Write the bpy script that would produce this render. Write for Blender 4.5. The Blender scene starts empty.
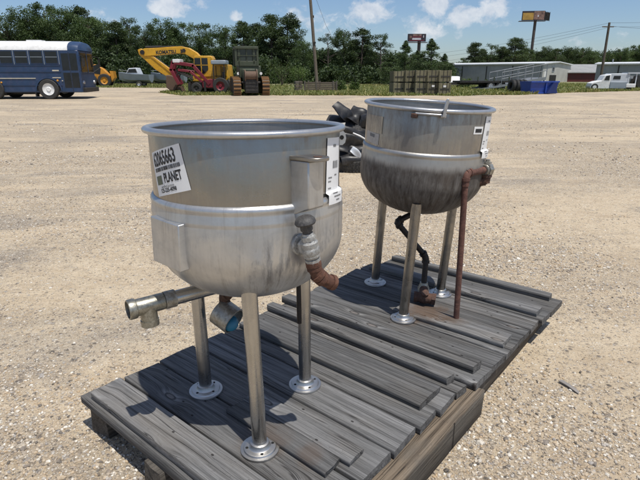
import bpy, bmesh, math, random
import numpy as np
from mathutils import Vector, Matrix, noise as mnoise
R = math.radians
PI = math.pi
sc = bpy.context.scene
COL = sc.collection
random.seed(7)
rng = np.random.default_rng(11)

# ------------------------------------------------------------------ camera model (used to take positions off the photo)
CH = 1.45; FP = 500.0; PITCH = math.atan((240 - 75.0) / FP)
cp, sp = math.cos(PITCH), math.sin(PITCH)
def ray(x, y):
    a = (x - 320) / FP; b = -(y - 240) / FP
    return Vector((a, cp + b * sp, -sp + b * cp))
def atY(x, y, Y):
    d = ray(x, y); return Vector((0, 0, CH)) + d * (Y / d.y)
def atZ(x, y, z):
    d = ray(x, y); return Vector((0, 0, CH)) + d * ((z - CH) / d.z)
def smooth(a, b, t):
    t = min(1, max(0, (t - a) / (b - a))); return t * t * (3 - 2 * t)
def gz(x, y):
    r = math.hypot(x, y)
    z = 0.2 * smooth(9, 42, r)
    near = smooth(0.9, 2.2, math.hypot((x - .2) / 1.3, (y - 2.2) / 1.1))
    z += near * 0.018 * mnoise.noise(Vector((x * .55, y * .55, 3.1)))
    z += near * 0.006 * mnoise.noise(Vector((x * 2.3, y * 2.3, 8.1)))
    if r > 9: z += .03 * smooth(9, 20, r) * mnoise.noise(Vector((x * .12, y * .12, 1.7)))
    return z
def G(x, y):
    """ground point seen at a pixel of the photo"""
    z = 0
    for _ in range(40):
        p = atZ(x, y, z); z = .5 * z + .5 * gz(p.x, p.y)
    return Vector((p.x, p.y, gz(p.x, p.y)))

# ------------------------------------------------------------------ materials
def nodes(name):
    m = bpy.data.materials.new(name); m.use_nodes = True
    nt = m.node_tree; nt.nodes.clear()
    out = nt.nodes.new('ShaderNodeOutputMaterial')
    b = nt.nodes.new('ShaderNodeBsdfPrincipled')
    nt.links.new(b.outputs[0], out.inputs[0])
    return m, nt, b
class NT:
    """short-hand for node building"""
    def __init__(s, nt): s.t = nt
    def n(s, typ, **kw):
        nd = s.t.nodes.new('ShaderNode' + typ)
        for k, v in kw.items():
            if k.startswith('i_'):
                key = k[2:]
                key = int(key) if key.isdigit() else key.replace('_', ' ')
                s.put(nd.inputs[key], v)
            else: setattr(nd, k, v)
        return nd
    def put(s, sock, v):
        if hasattr(v, 'is_output') or isinstance(v, bpy.types.NodeSocket): s.t.links.new(v, sock)
        else: sock.default_value = v
    def math(s, op, a, b=0.0, c=None, clamp=False):
        nd = s.t.nodes.new('ShaderNodeMath'); nd.operation = op; nd.use_clamp = clamp
        s.put(nd.inputs[0], a); s.put(nd.inputs[1], b)
        if c is not None: s.put(nd.inputs[2], c)
        return nd.outputs[0]
    def vmul(s, v, k):
        nd = s.t.nodes.new('ShaderNodeVectorMath'); nd.operation = 'MULTIPLY'
        s.put(nd.inputs[0], v); s.put(nd.inputs[1], k); return nd.outputs[0]
    def vadd(s, v, k):
        nd = s.t.nodes.new('ShaderNodeVectorMath'); nd.operation = 'ADD'
        s.put(nd.inputs[0], v); s.put(nd.inputs[1], k); return nd.outputs[0]
    def noise(s, v, scale, detail=4, rough=.55, dist=0.0):
        nd = s.t.nodes.new('ShaderNodeTexNoise')
        s.put(nd.inputs['Vector'], v); nd.inputs['Scale'].default_value = scale
        nd.inputs['Detail'].default_value = detail; nd.inputs['Roughness'].default_value = rough
        nd.inputs['Distortion'].default_value = dist
        return nd.outputs[0]
    def vor(s, v, scale, feature='F1', rand=1.0, dim='3D'):
        nd = s.t.nodes.new('ShaderNodeTexVoronoi'); nd.feature = feature; nd.voronoi_dimensions = dim
        s.put(nd.inputs['Vector'], v); nd.inputs['Scale'].default_value = scale
        nd.inputs['Randomness'].default_value = rand
        return nd
    def ramp(s, f, stops, interp='LINEAR'):
        nd = s.t.nodes.new('ShaderNodeValToRGB'); nd.color_ramp.interpolation = interp
        e = nd.color_ramp.elements
        while len(e) < len(stops): e.new(0.5)
        for el, (p, c) in zip(e, stops):
            el.position = p
            if not hasattr(c, '__len__'): c = (c, c, c)
            el.color = (c[0], c[1], c[2], 1)
        s.put(nd.inputs[0], f); return nd.outputs[0]
    def mix(s, f, a, b, blend='MIX'):
        nd = s.t.nodes.new('ShaderNodeMix'); nd.data_type = 'RGBA'; nd.blend_type = blend
        s.put(nd.inputs[0], f)
        for i, v in ((6, a), (7, b)):
            if isinstance(v, tuple): v = (v[0], v[1], v[2], 1)
            s.put(nd.inputs[i], v)
        return nd.outputs[2]
    def rng(s, f, a, b, c=0.0, d=1.0, typ='LINEAR'):
        nd = s.t.nodes.new('ShaderNodeMapRange'); nd.interpolation_type = typ
        s.put(nd.inputs[0], f)
        for i, v in enumerate((a, b, c, d)): nd.inputs[i + 1].default_value = v
        return nd.outputs[0]
    def bump(s, hgt, strength=.3, dist=.01, nrm=None):
        nd = s.t.nodes.new('ShaderNodeBump'); nd.inputs['Strength'].default_value = strength
        nd.inputs['Distance'].default_value = dist; s.put(nd.inputs['Height'], hgt)
        if nrm is not None: s.put(nd.inputs['Normal'], nrm)
        return nd.outputs[0]
    def obj(s): return s.t.nodes.new('ShaderNodeTexCoord').outputs['Object']
    def rnd(s): return s.t.nodes.new('ShaderNodeObjectInfo').outputs['Random']
    def sep(s, v):
        nd = s.t.nodes.new('ShaderNodeSeparateXYZ'); s.put(nd.inputs[0], v); return nd.outputs
    def comb(s, x, y, z):
        nd = s.t.nodes.new('ShaderNodeCombineXYZ')
        for i, v in enumerate((x, y, z)): s.put(nd.inputs[i], v)
        return nd.outputs[0]
    def attr(s, name):
        nd = s.t.nodes.new('ShaderNodeAttribute'); nd.attribute_name = name; return nd.outputs['Fac']

def paint(name, col, rough=.5, metal=0.0, var=.25, scale=3.0, bump=0.0, dirt=None, dirt_amt=.35):
    m, nt, b = nodes(name); k = NT(nt); v = k.obj()
    f = k.noise(v, scale, 5, .6)
    lo = tuple(c * (1 - var) for c in col); hi = tuple(min(1, c * (1 + var)) for c in col)
    c = k.ramp(f, [(.3, lo), (.7, hi)])
    if dirt:
        g = k.rng(k.noise(v, scale * 2.7, 6, .7), .52 - .2 * dirt_amt, .75, 0, 1)
        c = k.mix(g, c, dirt)
    nt.links.new(c, b.inputs['Base Color'])
    b.inputs['Metallic'].default_value = metal
    nt.links.new(k.rng(f, .2, .8, max(.03, rough - .12), min(1, rough + .12)), b.inputs['Roughness'])
    if bump: nt.links.new(k.bump(k.noise(v, scale * 6, 5, .6), bump, .01), b.inputs['Normal'])
    return m

def ground_mat():
    m, nt, b = nodes('gravel_ground'); k = NT(nt); v = k.obj()
    big = k.noise(v, .30, 5, .6, .5)                              # sandy areas against stony areas
    stre = k.noise(k.vmul(v, (.13, .75, 1)), 1.0, 6, .65, .7)     # long tracks left by tyres
    stony = k.rng(k.math('ADD', k.math('MULTIPLY', big, .55), k.math('MULTIPLY', stre, .45)), .44, .56, 0, 1, 'SMOOTHSTEP')
    fine = k.noise(v, 60, 6, .75)
    sand = k.ramp(fine, [(.28, (.23, .178, .115)), (.5, (.44, .358, .25)), (.72, (.66, .56, .405))])
    packed = k.ramp(k.noise(k.vmul(v, (1, 2.2, 1)), 9, 7, .72, .3), [(.3, (.39, .305, .20)), (.5, (.515, .42, .295)), (.72, (.63, .53, .385))])
    sand = k.mix(k.rng(stony, 0, 1, .85, 0), sand, packed)
    mid = k.noise(v, 4.5, 6, .7, .4)
    sand = k.mix(k.rng(mid, .42, .68, 0, .55), sand, (.60, .51, .37))
    wet = k.rng(k.noise(k.vmul(v, (.8, 1.3, 1)), 1.6, 5, .65, .6), .52, .70, 0, .5, 'SMOOTHSTEP')
    sand = k.mix(wet, sand, (.37, .285, .19))
    greyp = k.rng(k.noise(k.vmul(v, (.30, .95, 1)), .85, 7, .7, .9), .505, .64, 0, .75, 'SMOOTHSTEP')
    sand = k.mix(greyp, sand, k.ramp(fine, [(.3, (.12, .105, .09)), (.55, (.27, .24, .20)), (.75, (.47, .43, .37))]))
    track = k.noise(k.vmul(v, (.05, 2.2, 1)), 1.0, 5, .7, .5)
    sand = k.mix(k.rng(track, .55, .72, 0, .38), sand, (.27, .225, .17))
    sand = k.mix(k.rng(track, .44, .30, 0, .45), sand, (.64, .55, .41))
    # pebbles at four sizes
    col = sand; hs = None
    for sc_, amt, thr, cut in ((17, .85, .36, .93), (34, .85, .42, .72), (70, .8, .44, .55), (140, .75, .46, .5)):
        vo = k.vor(v, sc_)
        inside = k.rng(vo.outputs['Distance'], thr, thr - .10, 0, 1)
        wn = k.n('TexWhiteNoise', i_0=vo.outputs['Position'])
        s = k.sep(wn.outputs['Color'])
        pick = k.math('GREATER_THAN', k.math('ADD', s[0], k.math('MULTIPLY', k.math('MAXIMUM', stony, greyp), .52)), cut + .13)
        pc = k.ramp(s[1], [(0, (.07, .064, .058)), (.14, (.17, .15, .135)), (.30, (.33, .275, .21)), (.46, (.52, .44, .335)), (.62, (.47, .345, .21)), (.74, (.62, .555, .45)), (.86, (.30, .285, .27)), (.93, (.72, .67, .57)), (1, (.88, .84, .75))])
        f = k.math('MULTIPLY', inside, pick)
        col = k.mix(k.math('MULTIPLY', f, amt), col, pc)
        rimd = k.math('MULTIPLY', k.math('MULTIPLY', k.rng(k.math('ABSOLUTE', k.math('SUBTRACT', vo.outputs['Distance'], thr)), 0, .10, 1, 0), pick), .40)
        col = k.mix(rimd, col, (.13, .105, .08))
        hh = k.math('MULTIPLY', k.math('MULTIPLY', k.rng(vo.outputs['Distance'], 0, thr, 1, 0), pick), 1.0 / sc_ * 24)
        hs = hh if hs is None else k.math('ADD', hs, hh)
    col = k.mix(1.0, col, (1.01, 1.0, .995), 'MULTIPLY')
    nt.links.new(col, b.inputs['Base Color'])
    b.inputs['Roughness'].default_value = .95
    b.inputs['Specular IOR Level'].default_value = .15
    hgt = k.math('ADD', k.math('MULTIPLY', hs, .6), k.math('ADD', k.math('MULTIPLY', fine, .5), k.math('MULTIPLY', mid, 1.0)))
    nt.links.new(k.bump(hgt, 1.0, .014), b.inputs['Normal'])
    return m
def pebble_mat():
    m, nt, b = nodes('pebble_stone'); k = NT(nt)
    t = k.attr('tint')
    c = k.ramp(t, [(0, (.06, .055, .05)), (.07, (.15, .135, .12)), (.16, (.30, .25, .20)), (.34, (.49, .415, .315)), (.5, (.47, .345, .21)), (.64, (.57, .50, .40)), (.76, (.33, .31, .29)), (.86, (.66, .61, .52)), (1, (.82, .78, .70))])
    c = k.mix(k.rng(k.noise(k.obj(), 160, 3, .6), .35, .7, 0, .4), c, (.36, .30, .23))
    nt.links.new(c, b.inputs['Base Color']); b.inputs['Roughness'].default_value = .8
    b.inputs['Specular IOR Level'].default_value = .3
    return m
def wood_mat(name, dark, light, warm, warm_amt=.25, knots=True, topz=None, stain=False):
    m, nt, b = nodes(name); k = NT(nt)
    r = k.rnd()
    off = k.comb(k.math('MULTIPLY', r, 37.0), k.math('MULTIPLY', r, 71.0), k.math('MULTIPLY', r, 13.0))
    v0 = k.obj(); v = k.vadd(v0, off)
    warp = k.noise(k.vmul(v, (1.6, 7, 7)), 1.0, 3, .5)
    y2 = k.math('ADD', k.sep(v)[1], k.math('MULTIPLY', warp, .022))
    kn = k.vor(k.vmul(v, (2.6, 6.6, 0.01)), 1.0, dim='2D')
    near = k.rng(kn.outputs['Distance'], .0, .34, 1, 0, 'SMOOTHSTEP')
    wn = k.n('TexWhiteNoise', i_0=kn.outputs['Position'])
    has = k.math('GREATER_THAN', wn.outputs['Value'], .66)
    near = k.math('MULTIPLY', near, has)
    y3 = k.math('ADD', y2, k.math('MULTIPLY', near, .026 if knots else 0.0))
    vv = k.comb(k.sep(v)[0], y3, k.sep(v)[2])
    g1 = k.noise(k.vmul(vv, (1.3, 58, 58)), 1.0, 6, .72)
    g2 = k.noise(k.vmul(vv, (4.5, 230, 230)), 1.0, 5, .7)
    blot = k.noise(k.vmul(v, (2.2, 5, 5)), 1.0, 5, .6)
    f = k.math('ADD', k.math('MULTIPLY', g1, .62), k.math('MULTIPLY', g2, .38))
    c = k.ramp(f, [(.34, dark), (.5, tuple((a + c_) / 2 for a, c_ in zip(dark, light))), (.64, light)])
    c = k.mix(k.rng(blot, .45, .75, 0, warm_amt), c, warm)
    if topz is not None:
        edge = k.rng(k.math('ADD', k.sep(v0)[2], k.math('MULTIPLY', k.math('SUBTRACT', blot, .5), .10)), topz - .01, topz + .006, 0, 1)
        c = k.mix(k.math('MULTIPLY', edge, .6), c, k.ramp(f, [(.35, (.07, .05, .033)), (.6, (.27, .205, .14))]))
    tone = k.math('ADD', .72, k.math('MULTIPLY', k.sep(k.n('TexWhiteNoise', noise_dimensions='1D', i_W=k.math('MULTIPLY', r, 91.7)).outputs['Color'])[0], .50))
    c = k.mix(1.0, c, k.comb(tone, tone, tone), 'MULTIPLY')
    if knots:
        ring = k.math('MULTIPLY', k.rng(k.math('ABSOLUTE', k.math('SUBTRACT', kn.outputs['Distance'], .075)), 0, .035, 1, 0, 'SMOOTHSTEP'), has)
        halo = k.math('MULTIPLY', k.rng(kn.outputs['Distance'], .06, .24, 1, 0, 'SMOOTHSTEP'), has)
        halo = k.math('MULTIPLY', halo, k.rng(g1, .42, .62, 0, 1))
        c = k.mix(k.math('MULTIPLY', halo, .75), c, (.36, .35, .335))
        c = k.mix(k.math('MULTIPLY', ring, .8), c, (.03, .026, .023))
        core = k.math('MULTIPLY', k.rng(kn.outputs['Distance'], .04, .08, 1, 0), has)
        c = k.mix(k.math('MULTIPLY', core, .5), c, (.15, .12, .10))
    # old nail holes
    nv = k.vor(k.vmul(v, (9, 15, .01)), 1.0, dim='2D')
    nw = k.n('TexWhiteNoise', i_0=nv.outputs['Position'])
    nail = k.math('MULTIPLY', k.rng(nv.outputs['Distance'], .040, .065, 1, 0), k.math('GREATER_THAN', nw.outputs['Value'], .84))
    c = k.mix(k.math('MULTIPLY', nail, .85), c, (.02, .017, .015))
    # hair-line checks along the grain
    crk = k.noise(k.vmul(vv, (.9, 33, 33)), 1.0, 2, .5)
    crack = k.rng(k.math('ABSOLUTE', k.math('SUBTRACT', crk, .5)), 0.0, .017, 1, 0)
    crack = k.math('MULTIPLY', crack, k.rng(blot, .44, .54, 0, 1))
    c = k.mix(k.math('MULTIPLY', crack, .8), c, (.018, .017, .016))
    if stain:                               # rust water run off the trap and the valve
        gp_ = nt.nodes.new('ShaderNodeNewGeometry').outputs['Position']
        for (sx, sy, sr, amt) in ((.60, 2.56, .20, .75), (.72, 2.44, .10, .5), (-.03, 1.43, .07, .35), (.46, 2.47, .11, .4), (-.2, 1.5, .12, .35)):
            rel = k.vmul(k.vadd(gp_, (-sx, -sy, 0)), (1 / sr, 1 / sr, 0))
            ln = k.n('VectorMath', operation='LENGTH', i_0=rel).outputs['Value']
            ln = k.math('ADD', ln, k.math('MULTIPLY', k.math('SUBTRACT', k.noise(gp_, 14, 5, .7), .5), 1.3))
            c = k.mix(k.rng(ln, 1.0, .2, 0, amt, 'SMOOTHSTEP'), c, (.105, .062, .036))
    speck = k.rng(k.noise(k.vmul(v, (60, 90, 90)), 1.0, 3, .7), .62, .74, 0, .45)
    c = k.mix(speck, c, (.03, .028, .026))
    nt.links.new(c, b.inputs['Base Color'])
    b.inputs['Roughness'].default_value = .9
    b.inputs['Specular IOR Level'].default_value = .2
    h = k.math('SUBTRACT', f, k.math('ADD', k.math('MULTIPLY', crack, .6), k.math('MULTIPLY', nail, .8)))
    nt.links.new(k.bump(h, .9, .006), b.inputs['Normal'])
    return m
def steel_mat(name, base=(.58, .56, .53), rough=.34, stain=None, stain_lo=None, stain_amt=.5, zlo=None, zhi=None, streak=.5, blot=.35, blotcol=(.40, .37, .33), diffuse=.0, spots=0.0, patch=False):
    """worn stainless steel; grain and water streaks follow the round of the pot"""
    m, nt, b = nodes(name); k = NT(nt); v = k.obj(); s = k.sep(v)
    ang = k.math('ARCTAN2', s[1], s[0])
    cyl = k.comb(k.math('MULTIPLY', ang, .33), s[2], k.math('MULTIPLY', k.math('ADD', s[0], s[1]), .02))
    brush = k.noise(k.vmul(cyl, (3, 170, 1)), 1.0, 4, .6)
    str_ = k.noise(k.vmul(cyl, (44, 4.0, 1)), 1.0, 7, .7, .5)
    bl = k.noise(k.vmul(cyl, (6.5, 7.5, 1)), 1.0, 7, .68, .8)
    c = k.mix(k.rng(bl, .38, .72, 0, blot), base, blotcol)
    c = k.mix(k.rng(str_, .52, .74, 0, streak), c, (.27, .25, .225))
    c = k.mix(k.rng(str_, .46, .26, 0, .35 * streak), c, (.78, .77, .75))
    rgh = k.math('ADD', k.rng(bl, .3, .7, rough - .07, rough + .12), k.math('MULTIPLY', brush, .08))
    met = 1.0 - diffuse
    if stain:
        if zlo is not None:
            edge = k.math('ADD', s[2], k.math('ADD', k.math('MULTIPLY', k.math('SUBTRACT', str_, .5), .07), k.math('MULTIPLY', k.math('SUBTRACT', bl, .5), .07)))
            zone = k.rng(edge, zhi, zlo, 0, 1, 'SMOOTHSTEP')
        else: zone = 1.0
        spk = k.noise(k.vmul(cyl, (42, 11, 1)), 1.0, 6, .72, .4)
        pat = k.rng(k.math('ADD', k.math('MULTIPLY', spk, .6), k.math('MULTIPLY', str_, .4)), .36 if stain_amt > .9 else .47, .62 if stain_amt > .9 else .60, .62 if stain_amt > .9 else 0, 1)
        if patch: zone = k.math('MULTIPLY', zone, k.rng(k.noise(k.vmul(cyl, (4.2, 5.0, 1)), 1.0, 5, .65, .5), .46, .60, .10, 1, 'SMOOTHSTEP'))
        f = k.math('MULTIPLY', k.math('MULTIPLY', pat, zone), stain_amt)
        c = k.mix(f, c, stain)
        if stain_lo:
            f2 = k.math('MULTIPLY', k.rng(bl, .48, .68, 0, 1), zone)
            c = k.mix(k.math('MULTIPLY', f2, .7 * stain_amt), c, stain_lo)
            f = k.math('MAXIMUM', f, k.math('MULTIPLY', f2, .6))
        rgh = k.math('ADD', rgh, k.math('MULTIPLY', f, .3))
        met = k.math('SUBTRACT', met, k.math('MULTIPLY', f, .75), clamp=True)
    if spots:
        vo = k.vor(k.vmul(cyl, (60, 34, 1)), 1.0)
        wn = k.n('TexWhiteNoise', i_0=vo.outputs['Position'])
        sp_ = k.math('MULTIPLY', k.rng(vo.outputs['Distance'], .12, .26, 1, 0), k.math('GREATER_THAN', wn.outputs['Value'], .86))
        c = k.mix(k.math('MULTIPLY', sp_, spots), c, (.14, .115, .09))
    nt.links.new(c, b.inputs['Base Color']); k.put(b.inputs['Metallic'], met)
    nt.links.new(rgh, b.inputs['Roughness'])
    bh = k.math('ADD', k.math('MULTIPLY', brush, .06), k.math('MULTIPLY', k.noise(k.vmul(cyl, (9, 9, 1)), 1.0, 3, .5), 1.0))
    dent = k.noise(k.vmul(cyl, (3.2, 4.4, 1)), 1.0, 2, .4)
    bh = k.math('ADD', bh, k.math('MULTIPLY', dent, 1.0))
    scr = k.noise(k.vmul(k.vadd(cyl, (3.3, 1.1, 0)), (30, 90, 1)), 1.0, 2, .5, 1.5)
    bh = k.math('ADD', bh, k.math('MULTIPLY', k.rng(k.math('ABSOLUTE', k.math('SUBTRACT', scr, .5)), 0, .02, 1, 0), .05))
    nt.links.new(k.bump(bh, .14, .01), b.inputs['Normal'])
    return m
def rust_mat(name, a=(.098, .042, .026), b_=(.165, .078, .046), c_=(.045, .024, .018)):
    m, nt, b = nodes(name); k = NT(nt); v = k.obj()
    f = k.noise(v, 38, 6, .7, .3)
    c = k.ramp(f, [(.28, c_), (.5, a), (.72, b_)])
    c = k.mix(k.rng(k.noise(v, 120, 4, .7), .55, .75, 0, .4), c, tuple(min(1, x * 1.7) for x in b_))
    nt.links.new(c, b.inputs['Base Color']); b.inputs['Roughness'].default_value = .85
    nt.links.new(k.bump(f, .7, .006), b.inputs['Normal'])
    return m
def leaf_mat(name, stops):
    m, nt, b = nodes(name); k = NT(nt)
    c = k.ramp(k.attr('tint'), stops)
    r = k.math('ADD', .78, k.math('MULTIPLY', k.rnd(), .44))
    c = k.mix(1.0, c, k.comb(r, r, r), 'MULTIPLY')
    nt.links.new(c, b.inputs['Base Color']); b.inputs['Roughness'].default_value = .6
    b.inputs['Specular IOR Level'].default_value = .3
    out = [n for n in nt.nodes if n.type == 'OUTPUT_MATERIAL'][0]
    tr = k.n('BsdfTranslucent'); nt.links.new(k.mix(1.0, c, (1.2, 1.35, .5), 'MULTIPLY'), tr.inputs[0])
    mx = k.n('MixShader', i_0=.22); nt.links.new(b.outputs[0], mx.inputs[1]); nt.links.new(tr.outputs[0], mx.inputs[2])
    nt.links.new(mx.outputs[0], out.inputs[0])
    return m
def ribbed(name, col, period=.3, axis=0, rough=.5, metal=.0):
    m, nt, b = nodes(name); k = NT(nt); v = k.obj(); s = k.sep(v)
    f = k.math('FRACT', k.math('MULTIPLY', s[axis], 1 / period))
    rib = k.math('MULTIPLY', k.rng(f, 0, .12, 0, 1), k.rng(f, .88, 1, 1, 0))
    n_ = k.noise(v, .7, 5, .6)
    c = k.ramp(n_, [(.3, tuple(x * .85 for x in col)), (.7, tuple(min(1, x * 1.1) for x in col))])
    nt.links.new(c, b.inputs['Base Color']); b.inputs['Roughness'].default_value = rough; b.inputs['Metallic'].default_value = metal
    nt.links.new(k.bump(rib, .6, .03), b.inputs['Normal'])
    return m

M = {}
M['ground'] = ground_mat(); M['pebble'] = pebble_mat()
M['deck'] = wood_mat('weathered_board', (.026, .0255, .025), (.235, .232, .228), (.20, .178, .15), .45, stain=True)
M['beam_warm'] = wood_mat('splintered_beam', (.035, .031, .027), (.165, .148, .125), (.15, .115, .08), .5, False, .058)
M['beam'] = wood_mat('weathered_beam', (.04, .036, .032), (.185, .165, .14), (.18, .135, .09), .5, False)
M['post'] = wood_mat('pole_wood', (.085, .068, .052), (.20, .165, .13), (.14, .11, .09), .4, False)
M['steel_top'] = steel_mat('stainless_side', (.37, .348, .312), .26, (.26, .18, .10), None, .40, None, None, .22, .6, (.31, .275, .235), diffuse=.06, patch=True)
M['steel_jacket'] = steel_mat('stainless_jacket', (.55, .55, .545), .30, (.11, .10, .09), (.30, .295, .285), .80, .74, .88, .5, .7, (.37, .37, .365), diffuse=.25, patch=True)
M['steel_rim'] = steel_mat('polished_rim', (.50, .51, .52), .30, streak=.25, blot=.35, diffuse=.2)
M['steel_in'] = steel_mat('stainless_inside', (.46, .44, .41), .40, streak=.4, blot=.5)
M['steel2_top'] = steel_mat('stainless_side_dull', (.38, .355, .32), .30, (.15, .12, .095), None, .40, None, None, .4, .6, (.26, .235, .20), diffuse=.12)
M['steel2_bowl'] = steel_mat('scorched_bowl', (.44, .43, .41), .34, (.034, .024, .018), (.070, .047, .031), 1.0, .800, .850, .3, .4, (.33, .31, .28), diffuse=.2)
M['steel_leg'] = steel_mat('stainless_leg', (.47, .47, .465), .20, streak=.3, blot=.45)
M['steel_leg2'] = steel_mat('stainless_leg_shaded', (.27, .26, .245), .22, (.09, .075, .06), None, .45, None, None, .4, .5)  # base darkened: bowl's shade and dark reflections put into the leg colour
M['flange'] = steel_mat('flange_steel', (.60, .59, .57), .36, streak=.1, blot=.5, spots=.5)
M['zinc'] = paint('galvanised_fitting', (.40, .39, .35), .46, .85, .3, 30, .2, (.20, .16, .11))
M['brassy'] = paint('tarnished_fitting', (.34, .33, .285), .40, .85, .2, 40, .08, (.15, .14, .105), .5)
M['valve_grey'] = paint('cast_valve_grey', (.45, .45, .43), .5, .55, .3, 40, .4, (.22, .20, .18))
M['rust'] = rust_mat('rusty_iron'); M['rust_dark'] = rust_mat('dark_rusty_iron', (.085, .045, .032), (.16, .08, .05), (.035, .022, .018))
M['rust_red'] = rust_mat('red_brown_pipe', (.110, .050, .037), (.175, .085, .062), (.055, .028, .022))
M['black_iron'] = paint('black_iron_pipe', (.022, .021, .021), .5, .4, .4, 40, .2, (.06, .04, .03))
M['black_plastic'] = paint('black_plastic', (.012, .012, .013), .45, 0, .3, 6, .1, (.05, .045, .04), .2)
M['rubber'] = paint('black_rubber', (.022, .022, .022), .75, 0, .3, 12, .2, (.09, .08, .065), .3)
M['knob'] = paint('black_knob', (.045, .043, .042), .55, 0, .3, 60, .2, (.13, .12, .11), .2)
M['hole'] = paint('dark_recess', (.008, .008, .008), .9, 0, .1)
M['blue_cap'] = paint('blue_plug', (.02, .16, .27), .45, 0, .2, 20)
M['paper'] = paint('white_label', (.80, .80, .79), .55, 0, .03, 8)
M['paper_dirty'] = paint('worn_label', (.46, .43, .39), .6, 0, .15, 60)
M['ink'] = paint('black_ink', (.02, .02, .022), .6, 0, .1)
M['ink_grey'] = paint('grey_ink', (.16, .16, .16), .6, 0, .1)
M['ink_olive'] = paint('olive_ink', (.13, .15, .10), .6, 0, .1)
M['bus_blue'] = paint('bus_blue_paint', (.020, .046, .104), .36, 0, .2, 1.2, 0, (.05, .06, .12), .2)
M['white'] = paint('white_paint', (.74, .74, .72), .5, 0, .08, 1.5, 0, (.5, .48, .44), .15)
M['cream'] = paint('cream_stripe', (.50, .46, .36), .5, 0, .1)
M['glass'] = paint('dark_window', (.012, .014, .017), .12, 0, .3, 2)
M['chrome'] = paint('wheel_hub', (.55, .55, .55), .35, .7, .2, 8)
M['cat'] = paint('machine_yellow', (.62, .33, .018), .42, 0, .12, 2, 0, (.36, .20, .03), .25)
M['orange'] = paint('machine_orange', (.55, .24, .02), .5, 0, .2, 2)
M['dark'] = paint('dark_machinery', (.022, .021, .02), .6, .2, .4, 4, .2, (.07, .055, .04))
M['bucket'] = rust_mat('worn_bucket_steel', (.12, .075, .05), (.20, .13, .085), (.05, .035, .028))
M['red'] = paint('tractor_red', (.17, .012, .022), .45, 0, .2, 2)
M['army'] = paint('army_green', (.042, .056, .030), .6, 0, .2, 2, 0, (.07, .07, .05))
M['track'] = rust_mat('rusty_track', (.24, .13, .055), (.36, .21, .095), (.11, .06, .03))
M['boat'] = paint('boat_white', (.52, .55, .58), .4, 0, .1, 1)
M['boat_grey'] = paint('boat_grey', (.26, .30, .335), .4, 0, .12, 1)
M['crate'] = wood_mat('crate_wood', (.12, .11, .068), (.25, .23, .15), (.20, .17, .10), .3, False)
M['crate_dark'] = paint('crate_strap', (.03, .028, .024), .7, 0, .3, 3)
M['dump'] = paint('skip_blue', (.012, .050, .30), .42, 0, .15, 2, 0, (.02, .04, .14), .25)
M['dump_dark'] = paint('skip_dark_blue', (.008, .022, .115), .5, 0, .15, 2)  # darker blue of the two-tone skip, for its triangular gusset
M['alu'] = paint('aluminium_ramp', (.27, .28, .285), .5, .6, .15, 2)
M['shed'] = ribbed('grey_metal_cladding', (.27, .28, .285), .3, 0)
M['shed_white'] = ribbed('pale_metal_cladding', (.47, .46, .42), .3, 1)
M['roof_white'] = ribbed('white_metal_roof', (.66, .67, .67), .4, 0)
M['roof_grey'] = ribbed('grey_metal_roof', (.30, .30, .29), .4, 0)
M['shed_red'] = paint('dark_red_siding', (.085, .014, .013), .6, 0, .2, 1)
M['bill_dark'] = paint('billboard_dark', (.03, .022, .028), .6, 0, .3, .8)
M['bill_yellow'] = paint('billboard_ochre', (.42, .25, .05), .6, 0, .3, .8)
M['bill_mix'] = paint('billboard_picture', (.22, .13, .10), .6, 0, .8, 1.4)
M['bill_maroon'] = paint('billboard_maroon', (.16, .03, .04), .6, 0, .3, .8)
M['bill_white'] = paint('billboard_white', (.62, .60, .60), .6, 0, .2, .8)
M['pole_steel'] = paint('brown_steel_pole', (.095, .075, .062), .6, .2, .2, 1)
M['wire'] = paint('wire', (.04, .04, .045), .6, .2, .1)
M['bark'] = paint('pine_bark', (.085, .066, .050), .9, 0, .35, 5, .5)
M['leaf_pine'] = leaf_mat('pine_foliage', [(0, (.028, .044, .018)), (.5, (.060, .090, .036)), (1, (.105, .138, .058))])
M['leaf_oak'] = leaf_mat('broadleaf_foliage', [(0, (.030, .050, .018)), (.5, (.064, .100, .034)), (1, (.115, .155, .056))])
M['leaf_wood'] = leaf_mat('woodland_foliage', [(0, (.018, .030, .013)), (.5, (.040, .062, .025)), (1, (.075, .100, .040))])
M['leaf_bush'] = leaf_mat('bush_foliage', [(0, (.04, .07, .02)), (.5, (.085, .13, .035)), (1, (.15, .20, .06))])
M['grass'] = leaf_mat('dry_grass', [(0, (.085, .12, .035)), (.45, (.15, .18, .055)), (.75, (.26, .25, .09)), (1, (.36, .31, .15))])
M['verge'] = paint('verge_soil', (.20, .185, .095), .95, 0, .4, .9, .3, (.14, .18, .06), .5)
M['stick'] = paint('grey_stick', (.24, .22, .20), .8, 0, .2, 20)

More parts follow.
